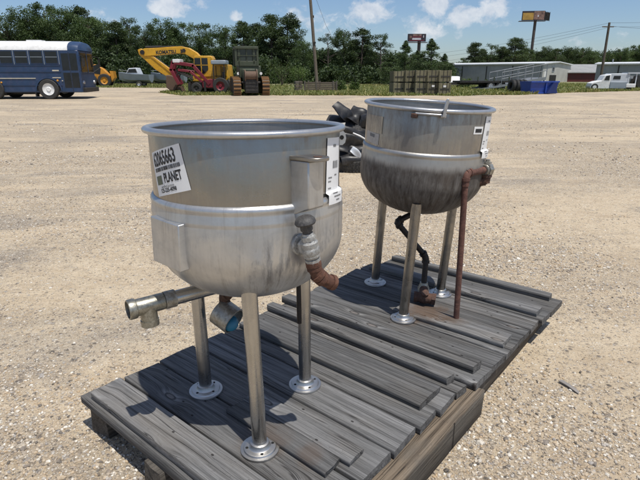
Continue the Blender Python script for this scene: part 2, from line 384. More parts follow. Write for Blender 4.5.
# ------------------------------------------------------------------ mesh builder
class MB:
    def __init__(s): s.v = []; s.f = []; s.m = []; s.cur = 0
    def mat(s, i): s.cur = i; return s
    def add(s, vs, fs, X=None):
        o = len(s.v)
        for p in vs:
            p = Vector(p)
            if X is not None: p = X @ p
            s.v.append(p)
        for f in fs: s.f.append([i + o for i in f]); s.m.append(s.cur)
        return s
    def box(s, c, d, rot=None, X=None, taper=None):
        hx, hy, hz = d[0] / 2, d[1] / 2, d[2] / 2
        vs = []
        for z in (-hz, hz):
            k = taper if (taper and z > 0) else (1, 1)
            for x, y in ((-hx, -hy), (hx, -hy), (hx, hy), (-hx, hy)): vs.append(Vector((x * k[0], y * k[1], z)))
        if rot: 
            Q = Matrix.Rotation(rot[2], 3, 'Z') @ Matrix.Rotation(rot[1], 3, 'Y') @ Matrix.Rotation(rot[0], 3, 'X')
            vs = [Q @ p for p in vs]
        vs = [p + Vector(c) for p in vs]
        return s.add(vs, [(3, 2, 1, 0), (4, 5, 6, 7), (0, 1, 5, 4), (1, 2, 6, 5), (2, 3, 7, 6), (3, 0, 4, 7)], X)
    def bx(s, x0, x1, y0, y1, z0, z1, X=None):
        return s.box(((x0 + x1) / 2, (y0 + y1) / 2, (z0 + z1) / 2), (x1 - x0, y1 - y0, z1 - z0), None, X)
    def tube(s, pts, rad, n=16, cap=True, X=None, hollow=False):
        pts = [Vector(p) for p in pts]; L = len(pts)
        if not hasattr(rad, '__len__'): rad = [rad] * L
        vs = []; fs = []
        up = None
        for i, p in enumerate(pts):
            if i == 0: d = pts[1] - p
            elif i == L - 1: d = p - pts[i - 1]
            else:
                d = (pts[i + 1] - p); e = (p - pts[i - 1])
                if d.length < 1e-9: d = e
                if e.length > 1e-9: d = d.normalized() + e.normalized()
            if d.length < 1e-9: d = Vector((0, 0, 1))
            d.normalize()
            if up is None: up = d.orthogonal().normalized()
            else:
                up = up - d * up.dot(d)
                up = up.normalized() if up.length > 1e-6 else d.orthogonal().normalized()
            w = d.cross(up)
            for j in range(n):
                a = 2 * PI * j / n
                vs.append(p + (up * math.cos(a) + w * math.sin(a)) * rad[i])
        for i in range(L - 1):
            for j in range(n):
                k = (j + 1) % n
                fs.append((i * n + j, i * n + k, (i + 1) * n + k, (i + 1) * n + j))
        if cap and not hollow:
            fs.append(tuple(reversed(range(n)))); fs.append(tuple(range((L - 1) * n, L * n)))
        return s.add(vs, fs, X)
    def lathe(s, prof, n=64, X=None, a0=0, a1=2 * PI):
        full = abs(a1 - a0 - 2 * PI) < 1e-6
        N = n if full else n + 1
        vs = []; fs = []
        for r, z in prof:
            for j in range(N):
                a = a0 + (a1 - a0) * j / n
                vs.append((r * math.cos(a), r * math.sin(a), z))
        for i in range(len(prof) - 1):
            for j in range(n):
                k = (j + 1) % N
                fs.append((i * N + j, i * N + k, (i + 1) * N + k, (i + 1) * N + j))
        return s.add(vs, fs, X)
    def prism(s, pts, y0, y1, X=None):
        """outline in x-z, pushed along y"""
        n = len(pts)
        vs = [(p[0], y0, p[1]) for p in pts] + [(p[0], y1, p[1]) for p in pts]
        fs = [tuple(range(n)), tuple(reversed(range(n, 2 * n)))]
        for i in range(n):
            j = (i + 1) % n; fs.append((j, i, i + n, j + n))
        return s.add(vs, fs, X)
    def ball(s, c, r, n=16, m=10, X=None):
        r = r if hasattr(r, '__len__') else (r, r, r)
        vs = []; fs = []
        for i in range(m + 1):
            t = PI * i / m
            for j in range(n):
                a = 2 * PI * j / n
                vs.append((c[0] + r[0] * math.sin(t) * math.cos(a), c[1] + r[1] * math.sin(t) * math.sin(a), c[2] + r[2] * math.cos(t)))
        for i in range(m):
            for j in range(n):
                k = (j + 1) % n
                fs.append((i * n + j, (i + 1) * n + j, (i + 1) * n + k, i * n + k))
        return s.add(vs, fs, X)
    def mesh(s, name, mats, smooth_angle=40, merge=True):
        me = bpy.data.meshes.new(name)
        me.from_pydata([tuple(p) for p in s.v], [], s.f)
        mats = mats if isinstance(mats, (list, tuple)) else [mats]
        for m in mats: me.materials.append(m)
        if len(mats) > 1: me.polygons.foreach_set('material_index', s.m)
        bm = bmesh.new(); bm.from_mesh(me)
        if merge: bmesh.ops.remove_doubles(bm, verts=bm.verts, dist=1e-5)
        bmesh.ops.recalc_face_normals(bm, faces=bm.faces)
        bm.to_mesh(me); bm.free()
        if smooth_angle:
            me.polygons.foreach_set('use_smooth', [True] * len(me.polygons))
            me.set_sharp_from_angle(angle=R(smooth_angle))
        me.update()
        return me
    def build(s, name, mats, parent=None, loc=None, bevel=0, smooth_angle=40, seg=2):
        o = bpy.data.objects.new(name, s.mesh(name, mats, smooth_angle)); COL.objects.link(o)
        if parent is not None: o.parent = parent
        if loc is not None: o.location = loc
        if bevel:
            md = o.modifiers.new('Bevel', 'BEVEL'); md.width = bevel; md.segments = seg; md.limit_method = 'ANGLE'; md.angle_limit = R(35)
        return o
def tag(o, label=None, cat=None, group=None, kind=None):
    if label: o['label'] = label
    if cat: o['category'] = cat
    if group: o['group'] = group
    if kind: o['kind'] = kind
    return o
def thing(name, label, cat, loc=(0, 0, 0), rz=0, group=None):
    o = bpy.data.objects.new(name, None); COL.objects.link(o)
    o.location = loc; o.rotation_euler = (0, 0, rz); o.empty_display_size = .2
    return tag(o, label, cat, group)
def kids(o): return [c for c in bpy.data.objects if c.parent == o]
def copy_tree(o, parent=None):
    c = o.copy(); COL.objects.link(c)
    if parent is not None: c.parent = parent
    for ch in kids(o): copy_tree(ch, c)
    return c
def fast_mesh(name, V, F, mat, tint=None, smooth_=False):
    me = bpy.data.meshes.new(name)
    nv, nf, k = len(V), len(F), F.shape[1]
    me.vertices.add(nv); me.vertices.foreach_set('co', V.astype(np.float32).ravel())
    me.loops.add(nf * k); me.loops.foreach_set('vertex_index', F.astype(np.int32).ravel())
    me.polygons.add(nf); me.polygons.foreach_set('loop_start', np.arange(0, nf * k, k, dtype=np.int32))
    me.polygons.foreach_set('use_smooth', np.full(nf, smooth_))
    me.update(calc_edges=True)
    if tint is not None:
        at = me.attributes.new('tint', 'FLOAT', 'POINT'); at.data.foreach_set('value', tint.astype(np.float32))
    me.materials.append(mat); me.update()
    return me

# ------------------------------------------------------------------ ground
def build_ground():
    ys = np.concatenate([np.linspace(-7, 12, 191), np.geomspace(12, 900, 60)[1:]])
    xs1 = np.concatenate([np.linspace(0, 8, 81), np.geomspace(8, 900, 50)[1:]])
    xs = np.concatenate([-xs1[::-1][:-1], xs1])
    V = np.zeros((len(ys) * len(xs), 3)); i = 0
    for y in ys:
        for x in xs:
            V[i] = (x, y, gz(x, y)); i += 1
    nx = len(xs); a = (np.arange(len(ys) - 1)[:, None] * nx + np.arange(nx - 1)[None]).ravel()
    F = np.stack([a, a + 1, a + nx + 1, a + nx], 1)
    o = bpy.data.objects.new('gravel_lot', fast_mesh('gravel_lot', V, F, M['ground'], None, True)); COL.objects.link(o)
    tag(o, kind='structure')
build_ground()

def in_pallet(x, y, pad=.0):
    dx, dy = x + .255, y - 1.709
    u = dx * .6428 + dy * .766; v = dx * .766 - dy * .6428
    return (-.40 + pad < u < 1.84 - pad) and (-.58 + pad < v < .62 - pad)
def build_pebbles():
    ph = (1 + 5 ** .5) / 2
    I = np.array([(-1, ph, 0), (1, ph, 0), (-1, -ph, 0), (1, -ph, 0), (0, -1, ph), (0, 1, ph), (0, -1, -ph), (0, 1, -ph), (ph, 0, -1), (ph, 0, 1), (-ph, 0, -1), (-ph, 0, 1)], float)
    I /= np.linalg.norm(I[0])
    T = np.array([(0, 11, 5), (0, 5, 1), (0, 1, 7), (0, 7, 10), (0, 10, 11), (1, 5, 9), (5, 11, 4), (11, 10, 2), (10, 7, 6), (7, 1, 8), (3, 9, 4), (3, 4, 2), (3, 2, 6), (3, 6, 8), (3, 8, 9), (4, 9, 5), (2, 4, 11), (6, 2, 10), (8, 6, 7), (9, 8, 1)])
    P = []
    def scatter(n, y0, y1, r0, r1, big=.03):
        c = 0
        while c < n:
            y = y0 + (y1 - y0) * random.random() ** 1.35
            x = (random.random() * 2 - 1) * (y * .78 + .9)
            d = mnoise.noise(Vector((x * .45, y * .7, 5.3))) + .45 * mnoise.noise(Vector((x * 1.7, y * 2.2, 1.3)))
            if random.random() > .45 + 1.25 * d: continue
            c += 1
            if in_pallet(x, y, .02) and random.random() < .6: continue
            r = r0 + (r1 - r0) * random.random() ** 2.6
            if random.random() < big: r *= 1.7
            P.append((x, y, gz(x, y), r))
    scatter(46000, .9, 4.2, .0022, .0090, .016)
    scatter(30000, 3.6, 9.5, .0040, .011, .010)
    scatter(6000, 8.5, 26, .010, .024, .02)
    scatter(120, 1.2, 8, .011, .018, .03)
    P = np.array(P); n = len(P)
    S = rng.uniform(.65, 1.25, (n, 3)); S[:, 2] *= .7
    jit = rng.uniform(.78, 1.2, (n, 12, 1))
    ang = rng.uniform(0, 2 * PI, n); ca, sa = np.cos(ang), np.sin(ang)
    L = I[None] * jit * S[:, None, :] * P[:, 3][:, None, None]
    X = L[..., 0] * ca[:, None] - L[..., 1] * sa[:, None]; Y = L[..., 0] * sa[:, None] + L[..., 1] * ca[:, None]
    V = np.stack([X + P[:, 0:1], Y + P[:, 1:2], L[..., 2] + P[:, 2:3] + .25 * P[:, 3:4]], -1).reshape(-1, 3)
    F = (T[None] + (np.arange(n) * 12)[:, None, None]).reshape(-1, 3)
    tint = np.repeat(rng.uniform(0, 1, n), 12)
    o = bpy.data.objects.new('loose_gravel', fast_mesh('loose_gravel', V, F, M['pebble'], tint, False)); COL.objects.link(o)
    tag(o, 'loose tan, grey and cream pebbles strewn over the sandy lot', 'gravel', kind='stuff')
build_pebbles()

# ------------------------------------------------------------------ pallets
AZ = R(40)
DECK = .17
O1 = Vector((-.255, 1.709, 0))
def board_mesh(L, W, T, seed, ragged=.006, bow=.002):
    """a weathered plank: length along x, worn arrises, slightly bowed, rough sawn ends"""
    rr = random.Random(seed)
    nx = max(8, int(L / .05)); b = min(.0032, T * .14)
    sec = [(-W / 2, -T / 2 + b), (-W / 2 + b, -T / 2), (W / 2 - b, -T / 2), (W / 2, -T / 2 + b), (W / 2, T / 2 - b), (W / 2 - b * .4, T / 2 - b * .3), (W / 2 - b * 1.4, T / 2), (0, T / 2 + .0006), (-W / 2 + b * 1.4, T / 2), (-W / 2 + b * .4, T / 2 - b * .3), (-W / 2, T / 2 - b)]
    k = len(sec); vs = []; fs = []
    e0, e1 = rr.random() * 50, rr.random() * 50
    tw = rr.uniform(-.004, .004); skew0 = rr.uniform(-.006, .006); skew1 = rr.uniform(-.006, .006)
    for i in range(nx + 1):
        t = i / nx; x = -L / 2 + L * t
        for j, (y, z) in enumerate(sec):
            xx = x
            if i == 0: xx += skew0 * y / W * 2 + ragged * mnoise.noise(Vector((y * 30, z * 30, e0)))
            if i == nx: xx += skew1 * y / W * 2 + ragged * mnoise.noise(Vector((y * 30, z * 30, e1)))
            wv = .0022 * mnoise.noise(Vector((x * 6, (1 if y > 0 else -1) * 3.3, e0)))
            dz = bow * math.sin(PI * t) + tw * (t - .5) * y / W * 2 + .0012 * mnoise.noise(Vector((x * 9, y * 20, e1)))
            vs.append((xx, y + wv * (abs(y) > W * .3), z + dz))
    for i in range(nx):
        for j in range(k):
            q = (j + 1) % k
            fs.append((i * k + j, i * k + q, (i + 1) * k + q, (i + 1) * k + j))
    fs.append(tuple(reversed(range(k)))); fs.append(tuple(range(nx * k, (nx + 1) * k)))
    mb = MB(); mb.add(vs, fs); return mb
def board(parent, u0, u1, v0, v1, ztop, T, seed, mat=None, name='board', tilt=0.0, rot=0.0):
    L = v1 - v0; W = u1 - u0
    o = board_mesh(L, W, T, seed).build(name, mat or M['deck'], parent, smooth_angle=50)
    # local frame of the pallet: x = v (along the boards), y = u (across)
    o.location = ((v0 + v1) / 2, (u0 + u1) / 2, ztop - T / 2)
    o.rotation_euler = (0, tilt, rot)
    return o
def pallet(label, loc, extra=0.0):
    return thing('wooden_pallet', label, 'pallet', loc, -(PI / 2 - AZ) + extra, 'weathered wooden pallets')
# local x axis = v = (cos40,-sin40)... rotation of -40 deg; local y = u = (sin40, cos40)
def mkpallet(label, loc, rot=0):
    o = thing('wooden_pallet', label, 'pallet', loc, -AZ + rot, 'grey wooden pallets')
    return o
p1 = mkpallet('front grey pallet of weathered boards carrying the nearer steel kettle', O1)
TB = .036
# lower deck of pallet one
u_edges = [(-.418, -.262, -.632, .72), (-.232, -.062, -.607, .60), (-.050, .138, -.612, .547), (.150, .312, -.604, .553), (.322, .458, -.592, .560), (.468, .608, -.585, .572), (.616, .700, -.598, .578)]
for i, (a, b, c, d) in enumerate(u_edges):
    board(p1, a, b, c, d, DECK - (.006 if i == 0 else random.uniform(0, .003)), TB, 100 + i, rot=random.uniform(-.004, .004))
# boards nailed on top
board(p1, -.395, -.262, -.575, .70, DECK - .004 + TB, TB, 131, rot=.006)
board(p1, -.108, -.022, -.06, .447, DECK + .022, .022, 132, rot=-.012)
board(p1, -.019, .066, -.06, .480, DECK + .022, .022, 133, rot=-.006)
board(p1, .405, .568, -.56, .517, DECK + .030, .030, 134, rot=.004)
board(p1, .640, .692, -.605, .522, DECK + .038, .038, 135, rot=-.01)
# bearers
for x, y0, y1, sd in ((.583, -.30, .765, 141), (-.08, -.435, .69, 142), (-.545, -.40, .69, 143)):
    o = board_mesh(y1 - y0, .105, .128, sd, .012, 0).build('bearer', M['beam_warm'] if sd == 141 else M['beam'], p1, (x, (y0 + y1) / 2, .066), smooth_angle=50)
    o.rotation_euler = (0, 0, PI / 2)
p2 = mkpallet('rear grey pallet of weathered boards under the scorched kettle', O1, R(.6))
e2 = [(.722, .884, -.585, .622), (.892, 1.046, -.575, .625), (1.054, 1.214, -.59, .634), (1.224, 1.378, -.57, .636), (1.388, 1.520, -.58, .642), (1.530, 1.662, -.56, .66), (1.672, 1.868, -.50, .668)]
for i, (a, b, c, d) in enumerate(e2):
    board(p2, a, b, c, d, DECK + random.uniform(-.003, 0), TB, 200 + i, rot=random.uniform(-.004, .004))
board(p2, .782, .846, -.60, .580, DECK + .040, .040, 231, rot=.004)
board(p2, 1.088, 1.218, -.02, .597, DECK + .024, .024, 232, rot=.012)
board(p2, 1.545, 1.640, -.50, .620, DECK + .030, .030, 233, rot=-.004)
board(p2, 1.800, 1.855, -.47, .612, DECK + .034, .034, 234, rot=.006)
for x, sd in ((.545, 241), (.0, 242), (-.50, 243)):
    o = board_mesh(1.12, .10, .130, sd, .012, 0).build('bearer', M['beam'], p2, (x, 1.29, .066), smooth_angle=50)
    o.rotation_euler = (0, 0, PI / 2)

# ------------------------------------------------------------------ kettles
def to_text_mesh(txt, size, offset=0.0, xs=1.0):
    cu = bpy.data.curves.new('lettering', 'FONT'); cu.body = txt; cu.size = size; cu.offset = offset
    cu.align_x = 'CENTER'; cu.align_y = 'CENTER'; cu.resolution_u = 3; cu.fill_mode = 'BOTH'
    ob = bpy.data.objects.new('lettering', cu); COL.objects.link(ob)
    bpy.context.view_layer.update()
    dg = bpy.context.evaluated_depsgraph_get()
    me = bpy.data.meshes.new_from_object(ob.evaluated_get(dg))
    V = [Vector((v.co.x * xs, v.co.y, 0)) for v in me.vertices]; F = [tuple(p.vertices) for p in me.polygons]
    bpy.data.objects.remove(ob); bpy.data.curves.remove(cu); bpy.data.meshes.remove(me)
    return V, F
class Sticker:
    """a label wrapped on a round wall; (s,t) metres on the label, turned by tilt about its middle"""
    def __init__(s, ang, zc, radius_of, tilt=0): s.a, s.z, s.r, s.t = ang, zc, radius_of, tilt
    def at(s, p, lift):
        c, n = math.cos(s.t), math.sin(s.t)
        x = p[0] * c - p[1] * n; y = p[0] * n + p[1] * c
        z = s.z + y; r = s.r(z)
        a = s.a + x / s.r(s.z)
        return ((r + lift) * math.cos(a), (r + lift) * math.sin(a), z)
    def sheet(s, w, h, nx=14, ny=14, lift=.0016):
        mb = MB()
        vs = [s.at((-w / 2 + w * i / nx, -h / 2 + h * j / ny), lift) for j in range(ny + 1) for i in range(nx + 1)]
        q = nx + 1
        mb.add(vs, [(j * q + i, j * q + i + 1, (j + 1) * q + i + 1, (j + 1) * q + i) for j in range(ny) for i in range(nx)])
        return mb
    def rect(s, mb, x0, x1, y0, y1, lift=.0024):
        n = max(1, int((x1 - x0) / .012))
        vs = [s.at((x0 + (x1 - x0) * i / n, y), lift) for y in (y0, y1) for i in range(n + 1)]
        mb.add(vs, [(i, i + 1, n + 2 + i, n + 1 + i) for i in range(n)])
    def text(s, mb, txt, size, cx, cy, offset=0.0, xs=1.0, lift=.0024):
        V, F = to_text_mesh(txt, size, offset, xs)
        mb.add([s.at((v.x + cx, v.y + cy), lift) for v in V], F)

KR = .322                                  # cylinder radius of both pots
def k_radius(z):
    """outer radius of the pot at height z above the deck"""
    if z > .895: return KR
    if z > .835:
        t = (z - .865) / .03
        return .3325 + .0025 * math.sqrt(max(0, 1 - t * t)) if abs(t) < 1 else KR + (.3325 - KR) * (.895 - z) / .06
    if z > .745: return .334
    t = (.745 - z) / .225
    return .334 * math.sqrt(max(0, 1 - t * t))
def fade_radius(z): return max(k_radius(z), k_radius(z - .012), k_radius(z + .012))
def pot(root, mats, rim_r=.0118, bead=1.0):
    top = 1.10
    n = 96
    # straight side wall
    o = MB().lathe([(KR - .002, top - .004), (KR, top - .01), (KR, .90), (KR, .889)], n).build('side_wall', mats['top'], root)
    # inside
    prof = [(KR - .003, top - .006), (KR - .006, .9), (KR - .007, .76)] + [((KR - .007) * math.cos(R(a)), .76 - .20 * math.sin(R(a))) for a in range(8, 91, 8)] + [(.001, .559)]
    MB().lathe(prof, n).build('bowl_inside', mats['inn'], root)
    # rolled rim
    mb = MB()
    c = KR + .0055; pr = [(c + rim_r * math.cos(a) * 1.15, top + rim_r * .9 * math.sin(a)) for a in [2 * PI * i / 14 for i in range(15)]]
    mb.lathe(pr, n)
    mb.build('rim', mats['rim'], root)
    # steam jacket: weld bead, shoulder, belt and round bottom
    q_ = lambda x: KR + x * bead
    prof = [(KR + .0005, .896), (q_(.004), .8945), (q_(.0095), .889), (q_(.0118), .882), (q_(.0105), .876), (q_(.0085), .872), (q_(.0095), .866), (q_(.0125), .845), (q_(.0132), .840), (KR + .0112, .834), (.3335, .829), (.3345, .82), (.3345, .785), (.334, .745)]
    for i in range(1, 17):
        a = R(90 * i / 16); prof.append((.334 * math.cos(a) if i < 16 else .0005, .745 - .225 * math.sin(a)))
    MB().lathe(prof, n).build('steam_jacket', mats['jacket'], root)
def leg(root, x, y, mats, r=.0262, top=.63, dx=0.0, dy=0.0):
    o = MB().tube([(x, y, .016), (x + dx, y + dy, top)], r, 28).build('leg', mats['leg'], root)
    fl = MB()
    X = Matrix.Translation((x, y, 0))
    fl.mat(0).lathe([(.0001, .001), (.068, .001), (.0705, .004), (.0695, .009), (.060, .0105), (.057, .0155), (.052, .017), (.040, .0165), (.036, .020), (.033, .034), (.0268, .037), (.0262, .037)], 48, X)
    a0 = random.random()
    for i in range(4):
        a = a0 + i * PI / 2
        px, py = x + .0465 * math.cos(a), y + .0465 * math.sin(a)
        fl.mat(1).lathe([(.0001, .0172), (.0052, .0172), (.0056, .0165)], 14, Matrix.Translation((px, py, 0.0004)))
    fl.build('foot_flange', [mats['flange'], M['hole']], o)
    return o
def elbow(mb, c, d0, d1, r, R_=None, n=14):
    """pipe bend at c from direction d0 (incoming) to d1 (outgoing) with collars"""
    c, d0, d1 = Vector(c), Vector(d0).normalized(), Vector(d1).normalized()
    R_ = R_ or r * 1.7
    pts = []
    a = c - d0 * R_; b = c + d1 * R_
    for i in range(9):
        t = i / 8; pts.append(a * (1 - t) ** 2 + c * 2 * t * (1 - t) + b * t * t)
    mb.tube(pts, r * 1.22, n)
    mb.tube([a - d0 * r * .5, a + d0 * r * .35], r * 1.42, n)
    mb.tube([b - d1 * r * .35, b + d1 * r * .5], r * 1.42, n)

K1 = Vector((-.255, 1.709, DECK)); K2 = Vector((.518, 2.765, DECK))
k1 = thing('steam_kettle', 'nearer stainless steam kettle with white numbered sticker and bright jacket', 'kettle', K1, 0, 'steam kettles')
m1 = dict(top=M['steel_top'], inn=M['steel_in'], rim=M['steel_rim'], jacket=M['steel_jacket'], leg=M['steel_leg'], flange=M['flange'])
pot(k1, m1)
for x, y, dx in ((-.231, .115, -.004), (.039, -.234, -.012), (.19, .158, 0)): leg(k1, x, y, m1, dx=dx)
FC = math.atan2(-.989, .148)               # direction from the pot to the camera
def dirv(deg): return Vector((math.cos(FC + R(deg)), math.sin(FC + R(deg)), 0))
# trunnion bracket on the right front
d = dirv(40); t = Vector((-d.y, d.x, 0))
X = Matrix(((t.x, d.x, 0, 0), (t.y, d.y, 0, 0), (0, 0, 1, 0), (0, 0, 0, 1)))   # local x = tangent, y = outward
mb = MB()
mb.add([(-.094, .26, 1.026), (-.026, .26, 1.026), (-.026, .378, 1.026), (-.094, .378, 1.026), (-.094, .28, .850), (-.026, .28, .850), (-.026, .378, .888), (-.094, .378, .888)],
       [(0, 1, 2, 3), (3, 2, 6, 7), (0, 3, 7, 4), (2, 1, 5, 6), (4, 7, 6, 5)], X)
br = mb.build('mounting_bracket', M['steel_jacket'], k1, bevel=.004)
mb = MB()
out = [(-.099, .29)] + [(-.060 - .039 * math.cos(R(a)), .380 + .034 * math.sin(R(a))) for a in range(0, 181, 12)] + [(-.021, .29)]
n = len(out)
mb.add([(p[0], p[1], 1.027) for p in out] + [(p[0], p[1], 1.038) for p in out], [tuple(range(n)), tuple(range(n, 2 * n))] + [(i, (i + 1) % n, n + (i + 1) % n, n + i) for i in range(n)], X)
pl = mb.build('bracket_plate', M['steel_top'], br, bevel=.002)
MB().lathe([(.0001, 1.0392), (.013, 1.0392), (.0135, 1.0384)], 24, X @ Matrix.Translation((-.060, .384, 0))).build('bolt_hole', M['rust_dark'], br)
# boxed cover plate on the left front
d = dirv(-50); t = Vector((-d.y, d.x, 0))
X = Matrix(((t.x, d.x, 0, 0), (t.y, d.y, 0, 0), (0, 0, 1, 0), (0, 0, 0, 1)))
mb = MB()
mb.add([(-.078, .27, .846), (.078, .27, .842), (.078, .346, .838), (-.078, .346, .842), (-.077, .20, .698), (.075, .20, .694), (.075, .350, .692), (-.077, .350, .696)],
       [(0, 1, 2, 3), (3, 2, 6, 7), (0, 3, 7, 4), (2, 1, 5, 6), (4, 7, 6, 5)], X)
mb.build('cover_box', M['steel_jacket'], k1, bevel=.003)
# drain outlet with tee
mb = MB()
S0 = Vector((-.09, .0, .535)); S1 = Vector((-.262, -.125, .530)); 
dd = (S1 - S0).normalized()
mb.tube([S0, S1], .0255, 22)
dr = mb.build('drain_pipe', M['steel_leg'], k1)
mb = MB()
mb.tube([S1 - dd * .004, S1 + dd * .035], .031, 22)
mb.build('pipe_collar', M['zinc'], dr)
E0 = S1 + dd * .036; E1 = S1 + dd * .135
mb = MB()
mb.tube([E0, E0 + dd * .006, E1 - dd * .004, E1], [.028, .0295, .0295, .028], 26)
mb.tube([E1 - dd * .004, E1 - dd * .002, E1 + dd * .004, E1 + dd * .020, E1 + dd * .024], [.029, .033, .0345, .0345, .033], 26, cap=False)
mb.tube([E1 + dd * .024, E1 + dd * .0245], [.033, .0285], 26, cap=False)
mb.tube([E1 + dd * .004, E1 + dd * .0245], [.027, .0285], 26, cap=False)
mid = (E0 + E1) / 2 + dd * .006
dn = Vector((.03, -.02, -1)).normalized()
mb.tube([mid, mid + dn * .060], .0285, 26)
mb.tube([mid + dn * .052, mid + dn * .072], .031, 26)
mb.build('tee_fitting', M['brassy'], dr)
mb = MB(); mb.tube([E1 + dd * .002, E1 + dd * .005], .0262, 22); mb.build('tee_bore', M['hole'], dr)
# relief valve at the right front
d = dirv(27); t = Vector((-d.y, d.x, 0)); up = (Vector((0, 0, 1)) - t * .20 - d * .03).normalized()
V0 = d * .325 + Vector((0, 0, .770)); V1 = d * .388 + Vector((0, 0, .770))
mb = MB()
mb.tube([V0, d * .338 + Vector((0, 0, .770)), d * .342 + Vector((0, 0, .770))], [.034, .034, .030], 20)
mb.tube([V0, V1], .0155, 18)
mb.tube([d * .352 + Vector((0, 0, .770)), d * .372 + Vector((0, 0, .770))], .026, 6)
mb.tube([V1 - up * .052, V1 - up * .03, V1 - up * .024, V1 + up * .02, V1 + up * .026, V1 + up * .05], [.019, .0205, .026, .0265, .0205, .017], 18)
mb.ball(V1 - up * .006, (.0285, .0285, .030), 18, 12)
mb.tube([V1 + up * .028, V1 + up * .042], .0235, 6)
mb.tube([V1 - up * .047, V1 - up * .033], .0245, 8)
vv = mb.build('steam_valve', M['valve_grey'], k1)
mb = MB()
mb.tube([V1 + up * .048, V1 + up * .066], .015, 12)
mb.tube([V1 + up * .06, V1 + up * .078], .019, 10)
X = Matrix.Translation(V1) @ up.to_track_quat('Z', 'Y').to_matrix().to_4x4()
mb.lathe([(.0001, .074), (.020, .075), (.030, .079), (.0325, .084), (.030, .092), (.022, .100), (.010, .1045), (.005, .1035), (.0001, .1015)], 28, X)
mb.build('hand_knob', M['knob'], vv)
mb = MB()
q0 = V1 - up * .046
dd2 = (t * .60 + d * .15 - up * .80).normalized(); dd3 = (t * .93 - up * .42).normalized()
q1 = q0 - up * .026
mb.tube([q0, q1], .0185, 16); mb.tube([q0 - up * .004, q0 - up * .024], .0235, 16)
elbow(mb, q1 - up * .008, -up, dd2, .0175)
q2 = q1 - up * .008 + dd2 * .044
mb.tube([q1 - up * .008, q2], .0185, 16)
elbow(mb, q2, dd2, dd3, .0175)
mb.tube([q2, q2 + dd3 * .040], .0185, 16)
mb.build('rusty_elbow', M['rust'], vv)
up = Vector((0, 0, 1))
# ear with a hole, behind the rim on the right
d = dirv(98); t = Vector((-d.y, d.x, 0))
X = Matrix(((d.x, -t.x, 0, 0), (d.y, -t.y, 0, 0), (0, 0, 1, 0), (0, 0, 0, 1)))
mb = MB()
out = [(.30, 1.030), (.350, 1.030), (.360, 1.038), (.364, 1.054), (.360, 1.072), (.350, 1.082), (.30, 1.082)]
mb.mat(0).prism(out, -.003, .003, X)
mb.mat(1).add([(.347 + .008 * math.cos(a), .0036, 1.057 + .008 * math.sin(a)) for a in [2 * PI * i / 16 for i in range(16)]], [tuple(range(16))], X)
mb.mat(1).add([(.347 + .008 * math.cos(a), -.0036, 1.057 + .008 * math.sin(a)) for a in [2 * PI * i / 16 for i in range(16)]], [tuple(range(16))], X)
mb.build('lifting_ear', [M['steel_rim'], M['hole']], k1)
# stickers
st = Sticker(FC + R(-49), .988, lambda z: KR, R(14))
sh = st.sheet(.168, .136).build('numbered_sticker', M['paper'], k1)
mb = MB()
st.text(mb, '62065663', .057, -.008, .040, .0014, .575)
x = -.072
rr = random.Random(3)
while x < .066:
    w = rr.choice((.0014, .0022, .0034)); st.rect(mb, x, x + w, .005, .017); x += w + rr.choice((.0012, .002, .003))
st.text(mb, 'PLANET', .040, .020, -.019, .0012, .62)
st.text(mb, '125-235-4098', .0175, -.014, -.054, .0005, .88)
mb.build('printing', M['ink'], sh)
mb = MB(); st.rect(mb, -.072, -.037, -.034, -.007); 
mb.build('logo_block', M['ink_olive'], sh)
mb = MB(); st.text(mb, 'certified auctions', .0115, -.014, -.042, .0001, .9, .0024)
mb.build('small_print', M['ink_grey'], sh)
st = Sticker(FC + R(59), .972, fade_radius, R(-3))
sh = st.sheet(.108, .208, 12, 40, .0025).build('paper_tag', M['paper'], k1)
def tagprint(sh, st, lines=True):
    rr = random.Random(5)
    mb = MB(); st.rect(mb, -.012, .012, .076, .083, .0034); mb.build('printed_heading', M['ink_grey'], sh)
    mb = MB()
    for i in range(16):
        x = -.012 + i * .0032; st.rect(mb, x, x + rr.choice((.0012, .002)), .008, .032, .0034)
    mb.build('barcode', M['ink_grey'], sh)
    for i, (a, b, y) in enumerate(((-.042, -.018, -.022), (-.042, -.026, -.034), (.004, .018, -.016), (-.042, -.022, -.056), (-.030, .002, -.071), (-.02, .03, -.082), (-.006, .02, -.094))):
        x = a; mb = MB()
        while x < b:
            w = rr.uniform(.003, .007); st.rect(mb, x, x + w, y, y + .0045, .0034); x += w + .0018
        mb.build('printed_line', M['ink_grey'], sh)
tagprint(sh, st)
# pipework under the bowl: rusty nipple, wide coupling with a blue plug, black trap and hose
mb = MB()
a = Vector((-.01, .02, .525)); b = Vector((-.135, .120, .440))
mb.tube([a + Vector((0, 0, .04)), a - Vector((0, 0, .01))], .018, 14)
mb.tube([a, b], .0165, 14)
elbow(mb, b, (b - a), (.25, -.05, -.9), .0165)
ub = mb.build('bottom_pipe', M['rust_dark'], k1)
mb = MB()
c0 = b + Vector((.016, -.02, -.078)); ax = Vector((.80, -.45, -.38)).normalized()
mb.tube([c0 - ax * .040, c0 + ax * .040], [.056, .056], 32, cap=False)
mb.tube([c0 + ax * .040, c0 - ax * .040], [.050, .050], 32, cap=False)
mb.tube([c0 + ax * .040, c0 + ax * .0402], [.056, .050], 32, cap=False)
mb.tube([c0 - ax * .040, c0 - ax * .0402], [.056, .050], 32, cap=False)
mb.build('wide_coupling', M['zinc'], ub)
mb = MB(); mb.ball(c0 + ax * .016 + Vector((.002, -.008, -.018)), (.034, .034, .032)); mb.build('blue_plug', M['blue_cap'], ub)
mb = MB()
mb.ball((.06, .06, .505), (.045, .04, .03)); mb.tube([(.055, .055, .51), (.12, .12, .50), (.168, .155, .515)], .016, 12)
